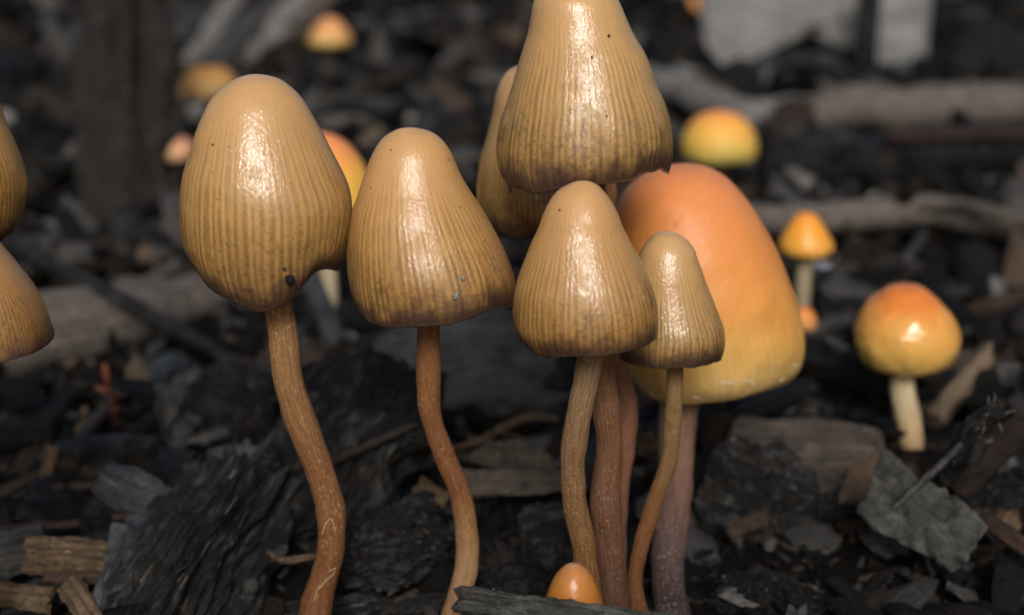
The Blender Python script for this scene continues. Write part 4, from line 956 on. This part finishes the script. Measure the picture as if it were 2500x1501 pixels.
# --- right
wood('split_wood', 'pale tan slab with split face behind the crusty charred chunk', 'wood slab', 'midbrown', gnd(1790, 1110, 0.3), gnd(2140, 1130, 0.3), 1.15, 0.6, (0.1, -0.35, 0.9), 49, ns=90, na=60, groove=0.17, wob=0.16, jag=0.10, fibre=9)
plate('split_wood', 'flat dark grey strip behind the big orange cap stem', 'wood slab', 'grey', [(1690, 1005), (1760, 985), (1880, 988), (1945, 998), (1925, 1022), (1800, 1035), (1700, 1035)], gnd(1810, 1030, 0.4), (0, -0.4, 0.9), 0.2, 50)
plate('bark_flake', 'big grey-green bark flake leaning in front of the golden-orange mushroom', 'bark', 'leaf',
      [(2160, 1098), (2185, 1110), (2230, 1160), (2310, 1200), (2390, 1258), (2405, 1285), (2375, 1360), (2330, 1400), (2240, 1350), (2130, 1290), (2090, 1255), (2120, 1190), (2135, 1140)], at(2250, 1400, 15.0), (-0.25, -0.72, 0.62), 0.07, 51, curl=0.13, jag=0.035, rings=14, ns=180)
stick('twig', 'thin grey twig lying across the grey-green bark flake', 'twig', 'grey', [at(2345, 1085, 16.2), at(2290, 1140, 15.75), at(2230, 1195, 15.35), at(2180, 1240, 15.05)], [0.03, 0.045, 0.045, 0.02], 52, rough=0.15)
FRAY = [at(2432, 1000, 16.0), at(2402, 1030, 16.2), at(2358, 1095, 16.6), at(2320, 1170, 17.1), at(2298, 1260, 17.6)]
fz = stick('burnt_stick', 'black frayed stick with pale fibres beside the grey-green bark flake', 'stick', 'charfib', FRAY, [0.12, 0.20, 0.22, 0.21, 0.17], 53, rough=0.18, na=20)
stick('burnt_stick', 'brown rotten stick leaning against the black frayed stick', 'stick', 'brown', [at(2560, 1020, 16.4), at(2470, 1070, 16.5), at(2400, 1120, 16.6), at(2350, 1200, 16.7)], [0.2, 0.22, 0.2, 0.16], 54, rough=0.15)
stick('twig', 'straight brown stick poking out under the grey-green bark flake', 'twig', 'red', [at(2380, 1255, 15.6), at(2450, 1300, 15.2), at(2560, 1370, 14.8)], [0.10, 0.11, 0.1], 55, rough=0.1)
_o = lump('charred_lump', 'black clod behind the grey-green bark flake', 'charred wood', 'char', gnd(2440, 1290, 0.2), (1.6, 1.2, 1.3), 56)
crumbs(_o, 200, 0.04, 0.13)
wood('wood_chunk', 'upright broken splinter at the far right ground', 'wood chunk', 'tan', at(2440, 1310, 16.2), at(2480, 1250, 16.4), 0.3, 0.15, (0, -1, 0.3), 57, taper=(0, 0.8))
# --- front left
_o = wood('fibrous_wood', 'large black fibrous wood block in front, its grain slanting up to the right', 'wood chunk', 'black', at(330, 1610, 14.6), at(600, 1190, 16.6), 1.5, 1.2, (-0.3, -0.75, 0.6), 58, ns=200, na=180, groove=0.26, jag=0.20, wob=0.20, fibre=20, ex=2.4)
crumbs(_o, 800, 0.04, 0.11, name='splinters', grain=True, dim=1.2)
_o = wood('fibrous_wood', 'blue-grey splintered arm joined against the black fibrous block', 'wood chunk', 'bluegrey', at(250, 1165, 16.9), at(520, 1300, 16.0), 0.5, 0.3, (0, -0.7, 0.7), 59, ns=60, na=50, groove=0.18, jag=0.08, fibre=10, taper=(0.3, 0))
crumbs(_o, 120, 0.03, 0.08, name='splinters', grain=True, dim=1.5)
wood('wood_shard', 'dark splinter pointing up beside the black fibrous block', 'wood shard', 'black', at(535, 1290, 16.4), at(600, 1145, 16.8), 0.28, 0.2, (-0.3, -0.9, 0.2), 60, taper=(0, 0.9))
_o = wood('wood_chip', 'tan layered wood chip lying left of the black fibrous block', 'wood chip', 'tan', at(62, 1358, 15.3), at(322, 1372, 15.5), 0.42, 0.2, (0, -0.8, 0.6), 61, ns=60, na=48, groove=0.18, jag=0.05, fibre=12)
crumbs(_o, 60, 0.03, 0.07, name='splinters', grain=True, dim=3.0)
wood('wood_chip', 'narrow reddish chip just below the tan layered chip', 'wood chip', 'red', at(110, 1408, 15.1), at(300, 1412, 15.2), 0.14, 0.12, (0, -0.8, 0.6), 62)
wood('wood_chip', 'brown wood chip cut off at the lower left', 'wood chip', 'tan', at(-90, 1442, 14.9), at(124, 1462, 14.9), 0.30, 0.18, (0, -0.8, 0.6), 63, groove=0.15)
wood('wood_chip', 'pale splintered chip pointing down beside the black fibrous block', 'wood chip', 'tan', at(168, 1418, 14.9), at(245, 1540, 14.4), 0.28, 0.14, (-0.3, -0.8, 0.5), 64, groove=0.2, jag=0.08)
wood('wood_chip', 'dull grey chunk behind the tan layered chip', 'wood chip', 'grey', at(-60, 1375, 15.8), at(110, 1335, 16.0), 0.6, 0.4, (0, -0.7, 0.7), 65)
stick('twig', 'straight reddish twig lying above the tan layered chip', 'twig', 'red', [at(-120, 1302, 16.4), at(0, 1291, 16.5), at(180, 1276, 16.6), at(352, 1252, 16.8)], [0.045, 0.05, 0.05, 0.035], 66, rough=0.12)
wood('wood_shard', 'upright pale stick broken at its foot, left ground', 'wood shard', 'tan', at(100, 1222, 18.3), at(128, 1095, 18.7), 0.18, 0.14, (0, -1, 0), 67)
stick('twig', 'short brown twig touching the upright pale stick', 'twig', 'red', [at(118, 1190, 18.2), at(190, 1186, 18.0), at(262, 1180, 17.8)], [0.05, 0.06, 0.07], 68)
_o = wood('bark_strip', 'thin black bark strip on the ground behind the two left stem feet', 'bark', 'black', at(450, 1512, 15.3), at(1110, 1470, 15.4), 0.26, 0.16, (0, -0.5, 0.9), 69, ns=90, na=40, groove=0.25, jag=0.02, wob=0.2, fibre=10)
crumbs(_o, 260, 0.03, 0.08, name='splinters', grain=True)
_o = wood('front_splinter', 'grey-green torn splinter across the front of the cluster', 'wood chunk', 'leaf', at(1124, 1462, 12.6), at(1740, 1555, 12.2), 0.26, 0.20, (0, -0.7, 0.7), 70, ns=100, na=56, groove=0.2, jag=0.05, wob=0.10, fibre=9, ex=3.0)
crumbs(_o, 120, 0.02, 0.05, name='splinters', grain=True, dim=2.0)
lump('pebble', 'small whitish pebble behind the tallest stem', 'pebble', 'white', gnd(774, 800, 0.15), (0.22, 0.2, 0.2), 71, sub=3, amp=0.08, cuts=1, ex=2.2, crust=0.02)
lump('pebble', 'small grey-green pebble at the foot of the tallest stem', 'pebble', 'leaf', at(613, 1430, 14.9), (0.2, 0.2, 0.2), 72, sub=3, amp=0.1, cuts=1, ex=2.2, crust=0.02)
stick('twig', 'bent tan root bit left of the tallest stem foot', 'twig', 'tan', [at(655, 1346, 15.4), at(690, 1366, 15.2), at(745, 1360, 15.1), at(800, 1352, 15.2)], [0.03, 0.045, 0.04, 0.03], 73, rough=0.2)
# loose fibres on the frayed stick
fv, ff = [], []
for i in range(46):
    t = rs.uniform(0, 0.4); P = smooth_path(FRAY, 60)
    b = P[int(t * 59)] ; dr = rs.normal(size=3); dr[1] -= 0.4; dr /= np.linalg.norm(dr)
    q0 = b + dr * 0.15; q1 = b + dr * (0.22 + rs.uniform(0, 0.05)) + rs.normal(size=3) * 0.03
    V, F = tube_pts(smooth_path([q0, (q0 + q1) / 2 + rs.normal(size=3) * 0.015, q1], 5), [0.0028, 0.0028, 0.0025, 0.002, 0.001], 4)
    o_ = len(fv); fv += V.tolist(); ff += [tuple(k_ + o_ for k_ in f) for f in F]
mi = np.array(fz.matrix_world.inverted()); fv = np.array(fv)
fv = (np.c_[fv * CM, np.ones(len(fv))] @ mi.T)[:, :3] / CM
fo = link('loose_fibres', mesh_of('loose_fibres', fv, ff, M['greyhair']), fz); fo['kind'] = 'stuff'

# red seedling
root = thing('red_seedling', 'tiny red seedling with an orange pointed bud below the pale brown log', 'seedling', gnd(282, 1040, 0.0))
M['redplant'] = mat_simple('red_shoot', (0.075, 0.018, 0.013), 0.5); M['bud'] = mat_simple('orange_bud', (0.28, 0.085, 0.045), 0.45)
foot = gnd(282, 1040, 0.0); Y_ = foot[1]
V, F = tube_pts(smooth_path([foot - [0, 0, 0.2], at(276, 1000, Y_), at(266, 950, Y_), at(262, 920, Y_)], 24), [0.05] * 12 + [0.04] * 12, 10)
link('stem', mesh_of('stem', V - foot, F, M['redplant']), root)
def leaf_blade(a, b, w, mat):
    a, b = np.array(a), np.array(b); ax = b - a; L = np.linalg.norm(ax); ax /= L
    sd = np.cross(ax, [0, -1.0, 0.3]); sd /= np.linalg.norm(sd); up = np.cross(sd, ax)
    V, F = [], []
    n = 9
    for i in range(n):
        t = i / (n - 1); ww = w * math.sin(math.pi * min(t * 0.9 + 0.08, 1)) ** 0.8
        c = a + ax * L * t + up * 0.06 * L * math.sin(t * 3)
        for s_, h in ((-1, 0), (0, 0.03), (1, 0), (0, -0.03)): V.append(c + sd * ww * s_ + up * h)
    for i in range(n - 1):
        for e in range(4): F.append((i * 4 + e, i * 4 + (e + 1) % 4, i * 4 + 4 + (e + 1) % 4, i * 4 + 4 + e))
    F += [(3, 2, 1, 0), ((n - 1) * 4, (n - 1) * 4 + 1, (n - 1) * 4 + 2, (n - 1) * 4 + 3)]
    link('leaf', mesh_of('leaf', np.array(V) - foot, F, M[mat]), root)
leaf_blade(at(262, 935, Y_), at(256, 885, Y_ - 0.05), 0.06, 'bud')
leaf_blade(at(266, 955, Y_), at(232, 945, Y_ - 0.1), 0.05, 'bud')
leaf_blade(at(272, 985, Y_), at(298, 955, Y_ - 0.05), 0.04, 'redplant')
leaf_blade(at(276, 1005, Y_), at(300, 990, Y_), 0.035, 'redplant')

# ---------------------------------------------------------------- the mulch: 300 single chips, the rest as one mass
rng = np.random.RandomState(11)
PAL = [('char', 'black charred chip', 0.42), ('grey', 'grey weathered chip', 0.19), ('brown', 'dark brown bark chip', 0.20),
       ('tan', 'tan split chip', 0.06), ('bluegrey', 'blue-grey chip', 0.09), ('pale', 'pale grey chip', 0.02)]
TPL = []; TW = []
LAND = [(gnd(2212, 1100)[:2], 'the glossy golden-orange mushroom'), (gnd(1950, 800)[:2], 'the little orange mushroom with the drop'), (gnd(1760, 460)[:2], 'the blurred orange dome'), (gnd(290, 650)[:2], 'the wide dark stake'),
        (gnd(925, 250)[:2], 'the grey pointed shard'), (gnd(2116, 225)[:2], 'the thin black stake'), (gnd(250, 840)[:2], 'the pale brown log'), (gnd(1150, 1020)[:2], 'the dark grey split slab'), (gnd(2250, 1420)[:2], 'the grey-green bark flake'),
        (gnd(1845, 1420)[:2], 'the big crusty charred chunk'), (gnd(862, 1330)[:2], 'the big jagged charred chunk'), (gnd(450, 1450)[:2], 'the black fibrous block'), (gnd(190, 1400)[:2], 'the tan layered chip'), (gnd(282, 1040)[:2], 'the red seedling'),
        (gnd(2200, 560)[:2], 'the long grey branch'), (gnd(2300, 410)[:2], 'the black burnt log'), (gnd(2200, 280)[:2], 'the grey-brown log'), (gnd(600, 160)[:2], 'the light grey torn bark'), (gnd(432, 440)[:2], 'the pinkish peach dome'),
        (gnd(800, 800)[:2], 'the blue-grey leaning stick'), (gnd(1970, 1110)[:2], 'the pale tan slab'), (gnd(806, 210)[:2], 'the peach conical cap'), (gnd(1880, 200)[:2], 'the whitish slab')]
for i in range(12):
    TW.append(rng.uniform(0.28, 0.6))
    TPL.append(wood_mesh('wood_chip', 1.0, TW[-1], rng.uniform(0.12, 0.28), 100 + i, ns=12, na=14, groove=0.2, jag=0.14, wob=0.2, fibre=6, taper=(rng.uniform(0, .5), rng.uniform(0, .6))))
    TPL[-1].materials.append(M['char'])
probs = np.array([q[2] for q in PAL]); probs /= probs.sum()
CG = {q[0]: 'loose %s chips in the mulch' % q[0].replace('char', 'charred').replace('bluegrey', 'blue-grey') for q in PAL}
n_made = 0
# loose chips keep clear of what the photograph shows uncovered: (pixel box, how far back it stands)
CLEAR = np.array([(2050, 2370, 680, 1115, 20.9), (1870, 2070, 500, 830, 26.2), (1630, 1890, 250, 480, 41.0), (735, 880, 30, 135, 63.0), (390, 580, 150, 255, 47.0), (380, 480, 320, 405, 38.0), (215, 325, 870, 1060, 22.0),
                  (0, 620, 660, 930, 30.0), (1830, 2500, 490, 600, 33.0), (890, 1370, 740, 1000, 20.6), (640, 1060, 880, 1330, 16.8), (1690, 2040, 1050, 1420, 17.0), (2060, 2430, 1080, 1400, 16.3), (1700, 2280, 0, 190, 66.0), (880, 970, 50, 245, 59.0), (1100, 1380, 1000, 1200, 18.0), (1590, 1720, 960, 1501, 16.5), (1580, 2500, 170, 310, 52.0), (2040, 2500, 300, 450, 40.0), (420, 820, 0, 185, 72.0), (690, 860, 800, 1501, 15.6), (1000, 1185, 800, 1501, 15.6), (1340, 1600, 880, 1501, 15.6)])
def clear(x, y, z, s):
    q = np.array([x, y, z]) ; px_, py_ = proj(q); r_ = 0.5 * s * FPX / depth(q)
    return not any(px_ + r_ > a and px_ - r_ < b and py_ + r_ * 0.8 > c and py_ - r_ * 0.8 < d and y < e for a, b, c, d, e in CLEAR)
while n_made < 300:
    Yv = 15.5 + 75 * rng.uniform() ** 2.2
    px = rng.uniform(-60, 2560)
    P = at(px, 700, Yv); xw = P[0]
    if Yv < 17 and -3.5 < xw < 2.5 and rng.uniform() < 0.5: continue
    i = rng.choice(len(PAL), p=probs)
    s = rng.uniform(0.6, 1.9) * (0.9 + 0.02 * (Yv - 15))
    ti = rng.randint(len(TPL)); tw = TW[ti]
    if not clear(xw, Yv, 0.2, s): continue
    if Yv < 24 and PAL[i][0] in ('pale', 'tan'): i = 0
    o = bpy.data.objects.new('wood_chip', TPL[ti]); COL.objects.link(o)
    o.material_slots[0].link = 'OBJECT'; o.material_slots[0].material = M[PAL[i][0]]
    z = float(ground_z(xw, Yv)) + rng.uniform(0.10, 0.28) * s
    o.location = Vector((xw, Yv, z)) * CM
    o.rotation_euler = (rng.normal() * 0.6, rng.normal() * 0.4, rng.uniform(0, 6.283))
    o.scale = (s, s, s)
    dl = [(math.hypot(xw - a[0], Yv - a[1]), n_) for a, n_ in LAND]
    dd, nm = min(dl)
    shp = ('stubby' if tw > 0.45 else 'narrow')
    tag(o, '%s %s lying %s %s' % (shp, PAL[i][1], 'beside' if dd < 1.5 else 'near', nm), 'wood chip', CG[PAL[i][0]])
    n_made += 1

def scatter(n, y0, y1, pw, s0, s1, sgrow, zoff):
    AV, AF, AC, base = [], [], [], 0
    Yv = y0 + (y1 - y0) * rng.uniform(size=n) ** pw
    hw = Yv * 0.42 + 1.5
    X = rng.uniform(-1, 1, size=n) * hw
    Z = ground_z(X, Yv)
    for i in range(n):
        V, F = LOW[rng.randint(len(LOW))]
        s = rng.uniform(s0, s1) * (1 + sgrow * (Yv[i] - y0))
        rz, rx, ry = rng.uniform(0, 6.283), rng.normal() * 0.5, rng.normal() * 0.45
        if s > 0.45 and not clear(X[i], Yv[i], 0.1, s * 0.8): s *= 0.35
        cz, sz_, cx, sx, cy, sy = math.cos(rz), math.sin(rz), math.cos(rx), math.sin(rx), math.cos(ry), math.sin(ry)
        R = np.array([[cz, -sz_, 0], [sz_, cz, 0], [0, 0, 1]]) @ np.array([[cy, 0, sy], [0, 1, 0], [-sy, 0, cy]]) @ np.array([[1, 0, 0], [0, cx, -sx], [0, sx, cx]])
        AV.append((V * s * np.array([rng.uniform(0.8, 1.6), rng.uniform(0.6, 1.2), 1])) @ R.T + [X[i], Yv[i], Z[i] + zoff * s * rng.uniform(0.3, 3.0)])
        AF += [tuple(q + base for q in f) for f in F]; base += len(V)
        c = tone[min(rng.choice(len(tone), p=tp), 6 if y0 < 19 else 8)] * rng.uniform(0.7, 1.3)
        AC.append(np.tile(np.r_[c, 1], (len(V), 1)))
    return np.vstack(AV), AF, np.vstack(AC)
for args in ((3200, 12.5, 20, 1.0, 0.05, 0.16, 0.03, 0.08), (1900, 11.0, 26, 1.0, 0.2, 0.9, 0.02, 0.10), (2600, 20, 62, 1.2, 0.45, 1.7, 0.018, 0.14), (2400, 55, 210, 1.2, 1.2, 3.4, 0.006, 0.18)):
    V, F, Cc = scatter(*args)
    me = mesh_of('mulch', V, F, M['mulch'], smooth=False)
    ca = me.color_attributes.new('tone', 'FLOAT_COLOR', 'POINT'); ca.data.foreach_set('color', Cc.astype(np.float32).ravel())
    o = link('mulch', me); o['kind'] = 'stuff'
    tag(o, {12.5: 'tiny black crumbs of soil and char between the front chips', 11.0: 'fine dark mulch crumbs covering the ground around the stems', 20: 'dark wood mulch covering the middle ground', 55: 'coarse blurred mulch covering the far ground'}[args[1]], 'mulch')
